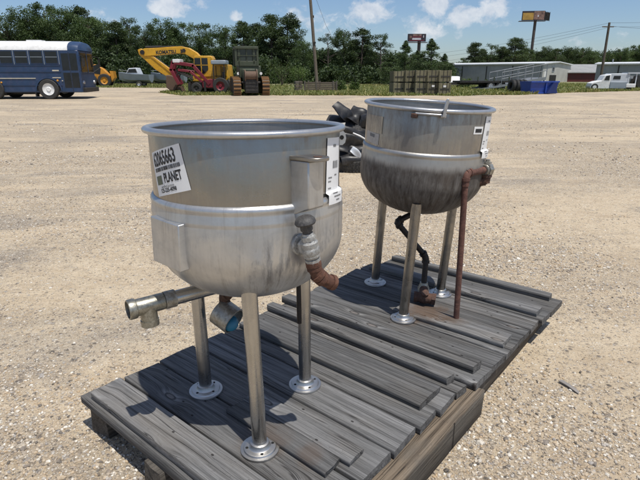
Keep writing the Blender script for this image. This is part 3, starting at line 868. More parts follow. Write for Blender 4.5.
mb.tube([(.168, .155, .535), (.168, .155, .36), (.168, .155, .30)], [.012, .0115, .010], 12)
mb.build('black_hose', M['black_iron'], k1)

# --- second kettle
k2 = thing('steam_kettle', 'farther steam kettle with scorched brown bowl and red-brown standpipe', 'kettle', K2, 0, 'steam kettles')
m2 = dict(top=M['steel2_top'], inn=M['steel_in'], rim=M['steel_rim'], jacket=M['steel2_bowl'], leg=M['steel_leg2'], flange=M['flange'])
pot(k2, m2, bead=.8)
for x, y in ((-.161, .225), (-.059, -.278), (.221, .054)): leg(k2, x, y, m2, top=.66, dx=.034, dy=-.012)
FC = math.atan2(-.983, -.184)
# pouring hook on the front rim and a small lug
d = dirv(11); t = Vector((-d.y, d.x, 0))
X = Matrix(((t.x, d.x, 0, 0), (t.y, d.y, 0, 0), (0, 0, 1, 0), (0, 0, 0, 1)))
mb = MB()
mb.prism([(-.009, 1.075), (.007, 1.075), (.010, 1.12), (.014, 1.148), (.012, 1.158), (.004, 1.160), (-.002, 1.15), (-.006, 1.12)], .349, .357, X)
mb.bx(-.013, .011, .318, .349, 1.072, 1.083, X)
mb.build('rim_hook', M['steel_rim'], k2, bevel=.002)
d = dirv(-12); t = Vector((-d.y, d.x, 0))
X = Matrix(((t.x, d.x, 0, 0), (t.y, d.y, 0, 0), (0, 0, 1, 0), (0, 0, 0, 1)))
MB().bx(-.014, .014, .31, .346, 1.062, 1.082, X).build('rim_lug', M['rust_dark'], k2, bevel=.003)
mb = MB()
pts = [(dirv(a) * (KR + .016) + Vector((0, 0, 1.083))) for a in range(-11, 15, 3)]
mb.tube(pts, .0055, 10); mb.build('weld_strip', M['steel_rim'], k2)
st = Sticker(FC + R(-56), 1.005, lambda z: KR + .0004, 0)
st.sheet(.15, .085).build('data_plate', M['steel2_top'], k2)
st = Sticker(FC + R(-58), .935, lambda z: KR, R(-3))
sh = st.sheet(.135, .055).build('worn_sticker', M['paper_dirty'], k2)
mb = MB(); st.rect(mb, -.018, .030, .004, .020); mb.build('printing', M['ink_grey'], sh)
st = Sticker(FC + R(50), 1.012, lambda z: KR, R(-2))
sh = st.sheet(.074, .037).build('small_sticker', M['paper'], k2)
mb = MB(); st.rect(mb, -.026, .026, -.010, .008); mb.build('printing', M['ink'], sh)
st = Sticker(FC + R(68), .972, fade_radius, R(-3))
sh = st.sheet(.105, .205, 12, 40, .0025).build('paper_tag', M['paper'], k2)
tagprint(sh, st)
# steam supply on the right: standpipe, elbows and a hexagonal union
pb = Vector((.742, 2.451, DECK)) - K2
pt = Vector((.722, 2.451, DECK + .800)) - K2
un = Vector((.866, 2.575, DECK + .815)) - K2
mb = MB()
mb.tube([pb, pt], .0155, 16)
sp_ = mb.build('standpipe', M['rust_red'], k2)
mb = MB()
hd = (un - pt); hd.z = 0; hd.normalize()
elbow(mb, pt + up * .018, up, hd, .0165)
mb.tube([pt + up * .018, un], .0175, 16)
mb.tube([pt - up * .045, pt - up * .005], .021, 8)
mb.build('pipe_elbow', M['rust_red'], sp_)
mb = MB()
mb.tube([un - hd * .035, un - hd * .018], .026, 16)
mb.tube([un - hd * .02, un + hd * .012], .036, 8); mb.ball(un, (.034, .034, .036))
mb.tube([un, un + up * .04], .020, 6); mb.tube([un + up * .036, un + up * .052], .012, 8)
inw = Vector((-un.x, -un.y, 0)).normalized()
mb.tube([un, un + inw * .10], .020, 14)
mb.build('pipe_union', M['zinc'], sp_)
mb = MB()
lo = un - up * .03
elbow(mb, lo - up * .035, -up, (inw + Vector((-.2, -.3, 0))).normalized(), .020)
mb.tube([lo, lo - up * .04], .021, 14)
mb.tube([lo - up * .035, lo - up * .035 + (inw + Vector((-.2, -.3, 0))).normalized() * .11], .020, 14)
mb.build('lower_elbow', M['rust_dark'], sp_)
# crooked condensate line below
P = [Vector((.54, 2.77, .75)), Vector((.54, 2.77, .70)), Vector((.436, 2.74, .655)), Vector((.626, 2.77, .430)), Vector((.618, 2.745, .275))]
P = [p - K2 for p in P]
mb = MB()
mb.tube(P[:2], .022, 12); mb.tube(P[1:3], .0165, 14); mb.tube(P[2:4], .0165, 14); mb.tube(P[3:5], .0165, 14)
for a, b, c in ((1, 2, 3), (2, 3, 4)): elbow(mb, P[b], P[b] - P[a], P[c] - P[b], .0165)
bp = mb.build('condensate_pipe', M['black_iron'], k2)
e = P[4]
mb = MB(); mb.tube([e + up * .005, e - up * .012, e - up * .035, e - up * .05], [.022, .026, .036, .036], 16); mb.build('reducer', M['zinc'], bp)
mb = MB()
c = e + Vector((-.012, -.075, -.058))
mb.ball(c, (.042, .040, .038)); mb.tube([c + Vector((-.05, .01, 0)), c + Vector((.055, -.015, -.004))], .030, 14)
mb.tube([c + Vector((.045, -.012, -.004)), c + Vector((.066, -.018, -.006))], .036, 6)
mb.tube([c + Vector((-.055, .012, 0)), c + Vector((-.038, .008, 0))], .035, 6)
mb.tube([c, c + Vector((.012, .07, .03))], .026, 12)
mb.tube([c, c + Vector((0, -.025, .042))], .024, 8)
mb.build('rusty_trap', M['rust_dark'], bp)
def settle(root, Mx, skip=('leg',)):
    for c in kids(root):
        if c.name.split('.')[0] not in skip: c.matrix_basis = Mx @ c.matrix_basis
settle(k1, Matrix.Translation((.006, 0, .014)) @ Matrix.Translation((0, 0, .8)) @ Matrix.Rotation(R(-1.5), 4, 'X') @ Matrix.Scale(.98, 4, (1, 0, 0)) @ Matrix.Scale(.98, 4, (0, 1, 0)) @ Matrix.Translation((0, 0, -.8)), ('leg', 'bottom_pipe'))
settle(k2, Matrix.Translation((0, 0, .030)) @ Matrix.Rotation(R(3.0), 4, 'Y') @ Matrix.Rotation(R(1.6), 4, 'X'), ('leg', 'standpipe', 'condensate_pipe'))

# small loose things
gp = G(569, 388)
mb = board_mesh(.105, .021, .005, 77, .006, .004)
o = mb.build('wood_splinter', M['stick'], None, (gp.x, gp.y, gp.z + .008)); o.rotation_euler = (0, R(4), R(-62))
tag(o, 'flat grey wood splinter lying on the gravel right of the rear pallet', 'splinter')

# ------------------------------------------------------------------ heap of black plastic and tyres behind the pots
def crumple(mb, pts, amp, seed, thick=.012, nx=20, ny=14):
    """a bent, dented sheet between four corners with real thickness"""
    A, B, C_, D = [Vector(p) for p in pts]
    nrm = (B - A).cross(D - A).normalized()
    top = []; 
    for j in range(ny + 1):
        for i in range(nx + 1):
            u, v = i / nx, j / ny
            xx, yy = 2 * u - 1, 2 * v - 1
            xd, yd = xx * math.sqrt(1 - yy * yy / 2), yy * math.sqrt(1 - xx * xx / 2)
            u, v = (1 + xx + .3 * (xd - xx)) / 2, (1 + yy + .3 * (yd - yy)) / 2
            p = A * (1 - u) * (1 - v) + B * u * (1 - v) + C_ * u * v + D * (1 - u) * v
            k = mnoise.noise(p * 3.1 + Vector((seed, 0, 0))) * amp + mnoise.noise(p * 8 + Vector((seed, 3, 0))) * amp * .35
            k += amp * 1.8 * math.sin(PI * u) * math.sin(PI * v) + amp * .9 * math.sin(seed + 7 * v + 2 * u)
            top.append(p + nrm * k)
    n = len(top); q = nx + 1
    vs = top + [p - nrm * thick for p in top]
    fs = [(j * q + i, j * q + i + 1, (j + 1) * q + i + 1, (j + 1) * q + i) for j in range(ny) for i in range(nx)]
    fs += [tuple(x + n for x in reversed(f)) for f in fs]
    rim = [i for i in range(q)] + [j * q + nx for j in range(1, ny + 1)] + [ny * q + i for i in range(nx - 1, -1, -1)] + [j * q for j in range(ny - 1, 0, -1)]
    for a, b in zip(rim, rim[1:] + rim[:1]): fs.append((b, a, a + n, b + n))
    mb.add(vs, fs)
hp = G(352, 173)                           # foot of the heap, ~7.7 m away
S_ = hp.y / FP * 1.0                       # metres per photo pixel there
def hpos(px, py, dy=0.0):
    p = atY(px, py, hp.y + dy); return Vector((p.x - hp.x, dy, p.z - hp.z))
def heap_thing(name, label, cat): return thing(name, label, cat, hp, 0, 'scrap car parts heaped on the gravel')
tl = thing('car_tyre', 'lowest worn black tyre lying flat at the foot of the scrap heap', 'tyre', hp)
def tyre_mb(r, w, tilt=(0, 0, 0), c=(0, 0, 0), ri=.6):
    mb = MB()
    prof = [(r * ri, -w * .40), (r * ri * 1.06, -w * .5), (r * .88, -w * .52), (r * .97, -w * .42), (r, -w * .25), (r, w * .25), (r * .97, w * .42), (r * .88, w * .52), (r * ri * 1.06, w * .5), (r * ri, w * .40), (r * ri * .98, 0), (r * ri, -w * .40)]
    X = Matrix.Translation(c) @ Matrix.Rotation(tilt[2], 4, 'Z') @ Matrix.Rotation(tilt[1], 4, 'Y') @ Matrix.Rotation(tilt[0], 4, 'X')
    mb.lathe(prof, 40, X)
    for i in range(40):                    # tread blocks
        a = 2 * PI * i / 40
        for zz in (-.3, 0, .3):
            mb.box((0, 0, 0), (.010, r * .085, w * .22), None, X @ Matrix.Rotation(a, 4, 'Z') @ Matrix.Translation((r * 1.0, 0, w * zz)))
    return mb
tyre_mb(.33, .21, (R(8), R(-4), 0), (.02, .30, .13)).build('tread', M['rubber'], tl)
tl2 = thing('car_tyre', 'second black tyre leaning on the scrap heap with pale wheel inside', 'tyre', hp)
o = tyre_mb(.30, .20, (R(72), 0, R(20)), (.16, .42, .40)).build('tread', M['rubber'], tl2)
mb = MB()
X = Matrix.Translation((.16, .42, .40)) @ Matrix.Rotation(R(20), 4, 'Z') @ Matrix.Rotation(R(72), 4, 'X')
mb.lathe([(.0001, .02), (.06, .03), (.08, .06), (.14, .03), (.165, .085), (.18, .085), (.178, -.06), (.10, -.05), (.0001, -.05)], 32, X)
mb.build('wheel_rim', M['boat_grey'], tl2)
b1 = heap_thing('plastic_bumper', 'long curved black plastic bumper lying across the top of the scrap heap', 'bumper')
mb = MB()
pts = []
crumple(mb, [hpos(322, 128, .25), hpos(372, 134, .45), hpos(372, 121, .75), hpos(330, 114, .75)], .03, 3)
crumple(mb, [hpos(320, 133, .10), hpos(376, 146, .30), hpos(376, 133, .40), hpos(322, 124, .25)], .05, 5)
mb.build('bumper_skin', M['black_plastic'], b1)
b2 = heap_thing('plastic_fender', 'pointed black plastic fender panel sticking up from the scrap heap', 'fender')
mb = MB()
crumple(mb, [hpos(333, 106, .35), hpos(347, 122, .45), hpos(362, 122, .75), hpos(337, 101, .65)], .03, 9)
crumple(mb, [hpos(345, 120, .40), hpos(360, 124, .45), hpos(372, 112, .75), hpos(352, 107, .75)], .05, 14)
crumple(mb, [hpos(358, 128, .35), hpos(374, 128, .45), hpos(374, 110, .65), hpos(361, 110, .60)], .05, 17)
mb.build('fender_skin', M['black_plastic'], b2)
b3 = heap_thing('plastic_liner', 'black crumpled plastic wheel liner bundled in the middle of the scrap heap', 'wheel liner')
mb = MB()
crumple(mb, [hpos(320, 150, .05), hpos(378, 156, .20), hpos(376, 136, .40), hpos(322, 130, .30)], .07, 21)
crumple(mb, [hpos(340, 168, .0), hpos(378, 168, .10), hpos(378, 148, .30), hpos(338, 146, .25)], .07, 25)
crumple(mb, [hpos(322, 166, .12), hpos(344, 170, .0), hpos(346, 148, .25), hpos(324, 146, .30)], .06, 29)
mb.build('liner_skin', M['black_plastic'], b3)
mb = MB()
mb.tube([hpos(353, 133, .06), hpos(360, 136, .05), hpos(370, 142, .05)], [.010, .013, .010], 8)
w_ = mb.build('trim_strip', M['white'], None, hp); tag(w_, 'thin white trim strip slanting across the black scrap heap', 'trim strip', 'scrap car parts heaped on the gravel')
mb = MB()
crumple(mb, [hpos(350, 151, -.02), hpos(361, 158, -.02), hpos(362, 153, .06), hpos(354, 145, .08)], .025, 41)
w_ = mb.build('reflector_shell', M['boat'], None, hp); tag(w_, 'broken white lamp shell stuck in the side of the black scrap heap', 'lamp shell', 'scrap car parts heaped on the gravel')

# ------------------------------------------------------------------ vehicles and machines far behind
def wheel(parent, c, r, w, name='wheel', axis='y', hubmat=None, hub=.55):
    X = Matrix.Translation(c) @ (Matrix.Rotation(PI / 2, 4, 'X') if axis == 'y' else Matrix.Rotation(PI / 2, 4, 'Y'))
    mb = MB(); mb.lathe([(r * hub, -w * .5), (r * .93, -w * .5), (r, -w * .36), (r, w * .36), (r * .93, w * .5), (r * hub, w * .5), (r * hub, -w * .5)], 32, X)
    o = mb.build(name, M['rubber'], parent)
    h = MB(); h.lathe([(.0001, -w * .42), (r * hub * .3, -w * .44), (r * hub * .42, -w * .30), (r * hub * .8, -w * .34), (r * hub * 1.02, -w * .48), (r * hub * 1.02, w * .48), (r * hub * .8, w * .34), (r * hub * .42, w * .30), (r * hub * .3, w * .44), (.0001, w * .42)], 28, X)
    h.build('rim', hubmat or M['chrome'], o)
    return o
# --- blue bus
g = G(84.5, 99)
bus = thing('bus', 'old dark blue bus with white roof parked at the left edge of the lot', 'bus', (g.x, g.y, g.z), R(6))
LB = 9.5; WB = 2.42
mb = MB()
mb.bx(-LB, 0, 0, WB, .36, 2.62)
body = mb.build('body', M['bus_blue'], bus, bevel=.06)
prof = []
for i in range(13):
    a = PI * i / 12; prof.append((WB / 2 - (WB / 2 + .0) * math.cos(a) * (1 if True else 1), 2.60 + .52 * math.sin(a) ** .7))
vs = [(x, y, z) for x in (-LB, -.55) for y, z in prof]; n = len(prof)
mb = MB(); mb.add(vs, [(i, i + 1, n + i + 1, n + i) for i in range(n - 1)] + [tuple(range(n)), tuple(range(2 * n - 1, n - 1, -1))])
mb.bx(-3.0, -2.2, .9, 1.5, 3.08, 3.17); mb.bx(-6.4, -5.8, .9, 1.5, 3.08, 3.17)
mb.build('roof', M['white'], bus)
mb = MB()
vs = [(x, WB / 2 + (y - WB / 2) * s, 2.60 + (z - 2.60) * s2) for x, s, s2 in ((-.549, 1, 1), (-.2, 1, .97), (0, .98, .86), (.05, .93, .70)) for y, z in prof]
mb.add(vs, [(k * n + i, k * n + i + 1, (k + 1) * n + i + 1, (k + 1) * n + i) for k in range(3) for i in range(n - 1)] + [tuple(range(3 * n, 4 * n))])
mb.build('front_cap', M['bus_blue'], bus)
for i in range(10):
    x1 = -1.10 - i * .79; 
    if x1 - .7 < -LB: break
    mb = MB(); mb.bx(x1 - .71, x1, -.022, .01, 1.90, 2.58)
    w = mb.build('window', M['bus_blue'], bus)
    mb = MB(); mb.bx(x1 - .67, x1 - .04, -.026, -.012, 2.26, 2.54); mb.bx(x1 - .67, x1 - .04, -.028, -.012, 1.93, 2.23); mb.build('pane', M['glass'], w)
    mb = MB(); mb.bx(x1 - .67, x1 - .04, -.036, -.02, 2.232, 2.258); mb.bx(x1 + .02, x1 + .045, -.02, .005, 1.86, 2.62); mb.build('frame', M['boat_grey'], w)
mb = MB(); mb.bx(-.97, -.05, -.03, .01, .40, 2.52)
dr = mb.build('door', M['bus_blue'], bus)
mb = MB()
for x0 in (-.93, -.49):
    mb.bx(x0, x0 + .38, -.04, -.02, 1.55, 2.44); mb.bx(x0, x0 + .38, -.04, -.02, .62, 1.42)
mb.build('pane', M['glass'], dr)
mb = MB(); mb.bx(-.525, -.510, -.05, -.02, .4, 2.5); mb.build('seal', M['rubber'], dr)
mb = MB()
mb.bx(-LB, -2.45, -.03, .0, 1.10, 1.145)
mb.build('stripe', M['cream'], bus)
mb = MB()
for z in (1.46, 1.80, .74): mb.bx(-LB, -1.05, -.028, .0, z, z + .035)
mb.build('rub_rail', M['bus_blue'], bus)
def half(r, n=20): return [(-1.83 + r * math.cos(PI * i / n), .46 + r * math.sin(PI * i / n)) for i in range(n + 1)]
mb = MB(); mb.prism(half(.72) + half(.655)[::-1], -.05, .01); mb.build('wheel_arch', M['bus_blue'], bus)
mb = MB(); mb.prism(half(.65) , -.012, .03); mb.build('wheel_well', M['hole'], bus)
for x in (-1.83, -4.75):
    wheel(bus, (x, .03, .54), .54, .30, hubmat=M['white'], hub=.60); wheel(bus, (x, WB - .03, .54), .54, .30, hubmat=M['white'], hub=.60)
mb = MB(); mb.bx(-2.62, -2.56, .02, .4, .14, .62); mb.build('mud_flap', M['rubber'], bus)
mb = MB(); mb.bx(-4.8, -4.2, .1, .6, .2, .42); mb.bx(-8.2, -2.7, .6, 1.8, .25, .45); mb.build('underbody', M['dark'], bus)
mb = MB(); mb.bx(-.02, .03, .18, WB - .18, 1.45, 2.5)
ws = mb.build('windscreen', M['glass'], bus, bevel=.02)
mb = MB(); mb.bx(-.01, .045, WB / 2 - .03, WB / 2 + .03, 1.42, 2.52); mb.build('frame', M['bus_blue'], ws)
mb = MB(); mb.bx(-.05, .16, .05, WB - .05, .36, .62); mb.build('bumper', M['dark'], bus, bevel=.03)
for y in (.3, WB - .3):
    mb = MB(); mb.lathe([(.0001, .06), (.09, .05), (.11, .0)], 20, Matrix.Translation((.0, y, .9)) @ Matrix.Rotation(PI / 2, 4, 'Y')); mb.build('headlight', M['chrome'], bus)
for y, s in ((-.12, -1), (WB + .12, 1)):
    mb = MB(); mb.tube([(.0, y - s * .12, 2.35), (.25, y + s * .08, 2.3), (.27, y + s * .1, 1.7), (.0, y - s * .12, 1.5)], .014, 8); mb.bx(.22, .29, y - .02 + s * .1, y + .16 + s * .02, 1.75, 2.2); mb.build('mirror', M['dark'], bus)
mb = MB()
for x, z in ((-.72, 1.32), (-.55, 1.30)): mb.bx(x - .35, x - .28, -.036, -.02, .97 + 0, 1.02)
mb.bx(-1.5, -1.15, -.034, -.02, 1.50, 1.57); mb.bx(-1.55, -1.1, -.034, -.02, 1.13, 1.18)
mb.build('lettering_plate', M['cream'], bus)
# lamp on the side
mb = MB(); mb.ball((-4.3, -.02, .90), .05); mb.ball((-1.3, -.02, 1.0), .06); mb.build('side_lamp', M['orange'], bus)

# --- orange loader half hidden behind the bus
g = G(104, 86.5); k_ = g.y / FP
ld = thing('wheel_loader', 'small orange loader standing beyond the front of the blue bus', 'loader', g, R(12))
def L(px, py): return ((px - 104) * k_ * 1.0, (86 - py) * k_ * 1.0)
mb = MB(); mb.prism([L(*p) for p in ((96, 84), (96, 68), (99, 66), (106, 70), (113, 78), (112, 82), (104, 80))], -.6, .6); mb.build('body', M['orange'], ld, bevel=.05)
mb = MB(); mb.prism([L(*p) for p in ((97, 74), (98, 67), (102, 66), (104, 70), (103, 75))], -.62, .62); mb.build('cab_window', M['glass'], ld)
for y in (-.8, .8): wheel(ld, (L(106.5, 80.5)[0], y, L(106.5, 80.5)[1]), 6 * k_, .5, hubmat=M['orange']); wheel(ld, (L(94, 80.5)[0], y, L(94, 80.5)[1]), 6 * k_, .5, hubmat=M['orange'])
mb = MB(); mb.prism([L(*p) for p in ((112, 72), (115, 72), (115.5, 78), (113, 81))], -.9, .9); mb.build('bucket', M['orange'], ld)

# --- two boats on trailers in front of the trees
def boat(label, px0, px1, py, Y):
    a = atY(px0, py, Y); b = atY(px1, py, Y); Lh = (b.x - a.x); z0 = gz((a.x + b.x) / 2, Y)
    o = thing('motor_boat', label, 'boat', ((a.x + b.x) / 2, Y, z0), R(2), 'boats stored by the trees')
    h = Lh / 2
    mb = MB()
    st_ = []
    for i in range(13):
        t = i / 12; x = -h + Lh * t
        w = 1.05 * min(1, (t / .45)) ** .6 if t < .45 else 1.05
        kz = .42 + .35 * (1 - min(1, t / .5)) ** 2; dz = 1.28 + .30 * (1 - t) ** 2
        st_.append([(x, -w, dz), (x + (0 if t > .0 else 0), -w * .8, kz + .3), (x, 0, kz), (x, w * .8, kz + .3), (x, w, dz)])
    vs = [p for s_ in st_ for p in s_]
    fs = [(i * 5 + j, i * 5 + j + 1, (i + 1) * 5 + j + 1, (i + 1) * 5 + j) for i in range(12) for j in range(4)]
    fs += [(i * 5, (i + 1) * 5, (i + 1) * 5 + 4, i * 5 + 4) for i in range(12)] + [(60, 61, 62, 63, 64)]
    mb.add(vs, fs); mb.build('hull', M['boat_grey'], o)
    mb = MB(); mb.prism([(-h * .45, 1.3), (-h * .22, 1.95), (h * .25, 2.0), (h * .40, 1.3)], -.75, .75); c = mb.build('cabin', M['boat'], o, bevel=.06)
    mb = MB(); mb.prism([(-h * .34, 1.48), (-h * .20, 1.84), (h * .20, 1.88), (h * .28, 1.48)], -.78, .78); mb.build('cabin_window', M['glass'], c)
    mb = MB(); mb.tube([(-h * .95, -.2, 1.75), (-h * .95, .2, 1.75)], .02, 6); mb.tube([(-h * .2, -.95, 1.62), (-h * .6, -.8, 1.75), (-h * .95, -.2, 1.75)], .02, 6); mb.build('rail', M['chrome'], o)
    mb = MB(); mb.bx(-h * 1.1, h * .9, -.5, -.42, .38, .46); mb.bx(-h * 1.1, h * .9, .42, .5, .38, .46)
    tr = mb.build('trailer', M['dark'], o)
    for y in (-.95, .95): wheel(o, (h * .35, y, .30), .30, .18)
boat('pale grey motor boat on a trailer left of the other boat by the trees', 120, 152, 84, 58)
boat('pale grey motor boat on a trailer partly hidden behind the excavator bucket', 152, 186, 83.6, 60)

# --- excavator
Yx = 39.0; g = atY(200, 92, Yx); zx = gz(g.x, Yx); kx = Yx * .955 / FP
ex = thing('excavator', 'big yellow excavator with its arm folded down to the left', 'excavator', (g.x, Yx, zx), 0)
g0 = atY(200, 92, Yx).z - zx
def E_(px, py): return ((px - 200) * kx * 1.0, g0 + (92 - py) * kx * 1.02)
mb = MB(); mb.prism([E_(*p) for p in ((209, 78), (205, 71), (197, 61.5), (188.5, 57), (180, 56.5), (158, 58.6), (148, 59.0), (144, 57.5), (145, 53.6), (150, 52), (162, 51.6), (176, 50.6), (186, 50.2), (193, 51.6), (200, 55.6), (207, 63), (214, 74))], -.26, .26)
bm_ = mb.build('boom', M['cat'], ex, bevel=.03)
V, F = to_text_mesh('KOMATSU', .34, .012, .92)
c_ = E_(170.4, 55.4)
mb = MB(); sl = .045
mb.add([(c_[0] + v.x, -.268, c_[1] + v.y + v.x * sl) for v in V], F); mb.build('lettering', M['ink'], bm_)
mb = MB(); mb.tube([(E_(188, 54)[0], -.32, E_(188, 54)[1]), (E_(188, 54)[0], .32, E_(188, 54)[1])], .13, 14); mb.tube([(E_(185.5, 53)[0], -.34, E_(185.5, 53)[1]), (E_(186, 56.5)[0], -.34, E_(186, 56.5)[1])], .05, 8); mb.tube([(E_(147.5, 55.5)[0], -.34, E_(147.5, 55.5)[1]), (E_(147.5, 55.5)[0], .34, E_(147.5, 55.5)[1])], .16, 14)
mb.build('boom_pin', M['dark'], bm_)
mb = MB(); mb.prism([E_(*p) for p in ((142.6, 53.2), (146, 52.0), (151, 55.5), (158, 62), (177, 76.0), (175.5, 79.8), (171, 79.0), (158, 71), (149, 62.5), (143.5, 57.5))], -.19, .19)
mb.prism([E_(*p) for p in ((154, 59), (157.5, 59), (176.5, 73.5), (175, 76))], -.24, .24)
stk = mb.build('stick', M['cat'], ex, bevel=.03)
mb = MB(); mb.tube([(E_(150, 64)[0], -.05, E_(150, 64)[1]), (E_(164, 75)[0], -.05, E_(164, 75)[1])], .07, 10); mb.tube([(E_(150, 53)[0], 0, E_(150, 50.9)[1]), (E_(165, 50)[0], 0, E_(165, 50.4)[1])], .09, 10); mb.tube([(E_(165, 50)[0], 0, E_(165, 50.4)[1]), (E_(178, 50)[0], 0, E_(178, 50.0)[1])], .05, 10)
mb.build('hydraulic_ram', M['dark'], stk)
mb = MB(); pts = [E_(*p) for p in ((169.5, 76), (175, 76.5), (179.5, 79), (181, 85), (177.5, 90.5), (172, 90.5), (168.6, 87.5), (168.8, 82))]
mb.prism(pts, -.55, .55); bk = mb.build('bucket', M['bucket'], ex, bevel=.06)
mb = MB()
for y in (-.45, -.15, .15, .45): mb.prism([E_(*p) for p in ((177, 88), (181.8, 86.2), (184.6, 92.2), (182.5, 90.5))], y - .05, y + .05)
mb.build('bucket_teeth', M['bucket'], bk)
mb = MB(); mb.prism([E_(*p) for p in ((197, 81), (198, 76.5), (214, 76.5), (217.5, 66.5), (231, 66.5), (232, 79), (230, 82), (198, 82))], -1.2, 1.2); mb.build('house', M['cat'], ex, bevel=.06)
mb = MB(); mb.prism([E_(*p) for p in ((199.5, 78), (200, 60.5), (201, 59), (217, 59), (218.5, 62), (218.5, 78))], -1.25, -.25); cb = mb.build('cab', M['cat'], ex, bevel=.05)
mb = MB(); mb.prism([E_(*p) for p in ((200.4, 74), (200.9, 61), (213.2, 61), (213.4, 71), (209, 75))], -1.28, -.22); mb.build('cab_window', M['glass'], cb)
mb = MB(); mb.tube([(E_(226, 66)[0], .5, E_(226, 66)[1]), (E_(226, 61)[0], .5, E_(226, 62)[1])], .07, 10); mb.build('exhaust', M['dark'], ex)
for y in (-1.05, 1.05):
    mb = MB(); a = E_(196, 92); b = E_(233, 82.5); r_ = (b[1] - a[1]) / 2
    out = [(a[0] + r_ * (1 - math.sin(t_)), a[1] + r_ - r_ * math.cos(t_)) for t_ in [PI * i / 10 for i in range(11)]] + [(b[0] - r_ * (1 - math.sin(t_)), a[1] + r_ + r_ * math.cos(t_)) for t_ in [PI * i / 10 for i in range(11)]]
    mb.prism(out, y - .3, y + .3); mb.build('track', M['dark'], ex, bevel=.02)

mb = MB()
for a, b in (((145, 54.6), (160, 52.6)), ((160, 52.6), (186, 51.2)), ((186, 51.2), (199, 57.5)), ((199, 57.5), (208, 68))):
    for y in (-.10, .02): mb.tube([(E_(*a)[0], y, E_(*a)[1] + .12), (E_(*b)[0], y, E_(*b)[1] + .12)], .022, 6)
mb.build('hydraulic_hose', M['rubber'], bm_)
mb = MB()
for px in (220.5, 225.5): mb.bx(E_(px, 0)[0] - .012, E_(px, 0)[0] + .012, -1.262, -1.19, E_(0, 78)[1], E_(0, 68)[1])
mb.bx(E_(219, 0)[0], E_(230.6, 0)[0], -1.262, -1.19, E_(0, 77.2)[1], E_(0, 76.8)[1])
for i in range(4): mb.bx(E_(226.4, 0)[0], E_(230, 0)[0], -1.262, -1.19, E_(0, 70 + i * 1.2)[1], E_(0, 69.5 + i * 1.2)[1])
mb.build('panel_seam', M['dark'], ex)
mb = MB(); mb.tube([(E_(219, 0)[0], -1.1, E_(0, 66.5)[1]), (E_(219, 0)[0], -1.1, E_(0, 62.5)[1]), (E_(229, 0)[0], -1.1, E_(0, 62.5)[1]), (E_(229, 0)[0], -1.1, E_(0, 66.5)[1])], .022, 6); mb.build('handrail', M['dark'], ex)
mb = MB(); mb.bx(E_(206.6, 0)[0], E_(207.4, 0)[0], -1.295, -1.27, E_(0, 74)[1], E_(0, 61)[1]); mb.bx(E_(200.6, 0)[0], E_(213.3, 0)[0], -1.295, -1.27, E_(0, 67.6)[1], E_(0, 67.0)[1]); mb.build('window_bar', M['cat'], cb)
# --- red tractor with front loader
gt = G(205, 93.5); kt = gt.y * .955 / FP
tr = thing('tractor', 'dark red tractor with a front loader parked before the excavator', 'tractor', gt, 0)
def T_(px, py): return ((px - 205) * kt, (93.5 - py) * kt)
for y in (-.42, .42):
    mb = MB()
    def bar(pts, w):
        for (a, b) in zip(pts, pts[1:]):
            a = Vector((a[0], 0, a[1])); b = Vector((b[0], 0, b[1])); dd_ = (b - a); Lb = dd_.length
            mb.box(((a + b) / 2) + Vector((0, y, 0)), (Lb + w * .6, .14, w), (0, -math.atan2(dd_.z, dd_.x), 0))
    bar([T_(211, 84), T_(196.5, 67), T_(177, 64.2), T_(174.5, 71), T_(181, 84)], .22)
    bar([T_(204, 82), T_(193, 72.5), T_(182, 71.2)], .16)
    la = mb.build('loader_arm', M['red'], tr, bevel=.02)
    mb = MB(); a = T_(181, 73); b = T_(196, 80); mb.tube([(a[0], y, a[1]), (b[0], y, b[1])], .05, 8); a = T_(183, 69); mb.tube([(a[0], y, a[1]), (T_(178, 80)[0], y, T_(178, 80)[1])], .04, 8); mb.build('hydraulic_ram', M['dark'], la)
mb = MB(); a = T_(177, 64.5); b = T_(184, 61.2); mb.bx(a[0], b[0], -.5, .5, a[1], b[1]); mb.build('loader_crossbar', M['white'], tr, bevel=.03)
mb = MB(); mb.prism([T_(*p) for p in ((204, 88), (204, 81), (213, 79.5), (222, 80), (224, 88))], -.45, .45); mb.build('hood', M['red'], tr, bevel=.05)
mb = MB(); mb.prism([T_(*p) for p in ((191, 88), (191, 84), (207, 83), (226, 85), (226, 89))], -.38, .38); mb.prism([T_(*p) for p in ((190.5, 91), (190.5, 83), (193, 82), (193, 91))], -.55, .55); mb.prism([T_(*p) for p in ((196, 91), (196, 83), (198, 83), (198, 91))], -.5, .5); mb.prism([T_(*p) for p in ((206, 91), (206, 82), (208, 82), (208, 91))], -.5, .5)
mb.build('chassis', M['dark'], tr)
mb = MB(); a = T_(214.5, 66); b = T_(229, 62.2); mb.bx(a[0], b[0], -.62, .62, a[1], b[1]); ro = mb.build('canopy', M['boat_grey'], tr, bevel=.05)
mb = MB()
for px in (216.5, 227):
    for y in (-.55, .55): mb.bx(T_(px, 0)[0] - .03, T_(px, 0)[0] + .03, y - .03, y + .03, T_(0, 82)[1], T_(0, 65.5)[1])
mb.build('canopy_post', M['dark'], ro)
mb = MB(); mb.bx(T_(219, 0)[0], T_(225, 0)[0], -.25, .25, T_(0, 80.5)[1], T_(0, 78)[1]); mb.bx(T_(224, 0)[0], T_(225.5, 0)[0], -.25, .25, T_(0, 79)[1], T_(0, 73)[1]); mb.build('seat', M['rubber'], tr, bevel=.03)
for y in (-.6, .6):
    wheel(tr, (T_(199, 0)[0], y, 5.2 * kt), 5.2 * kt, .28, hubmat=M['dark']); wheel(tr, (T_(223, 0)[0], y, 7.6 * kt), 7.6 * kt, .42, hubmat=M['red'])

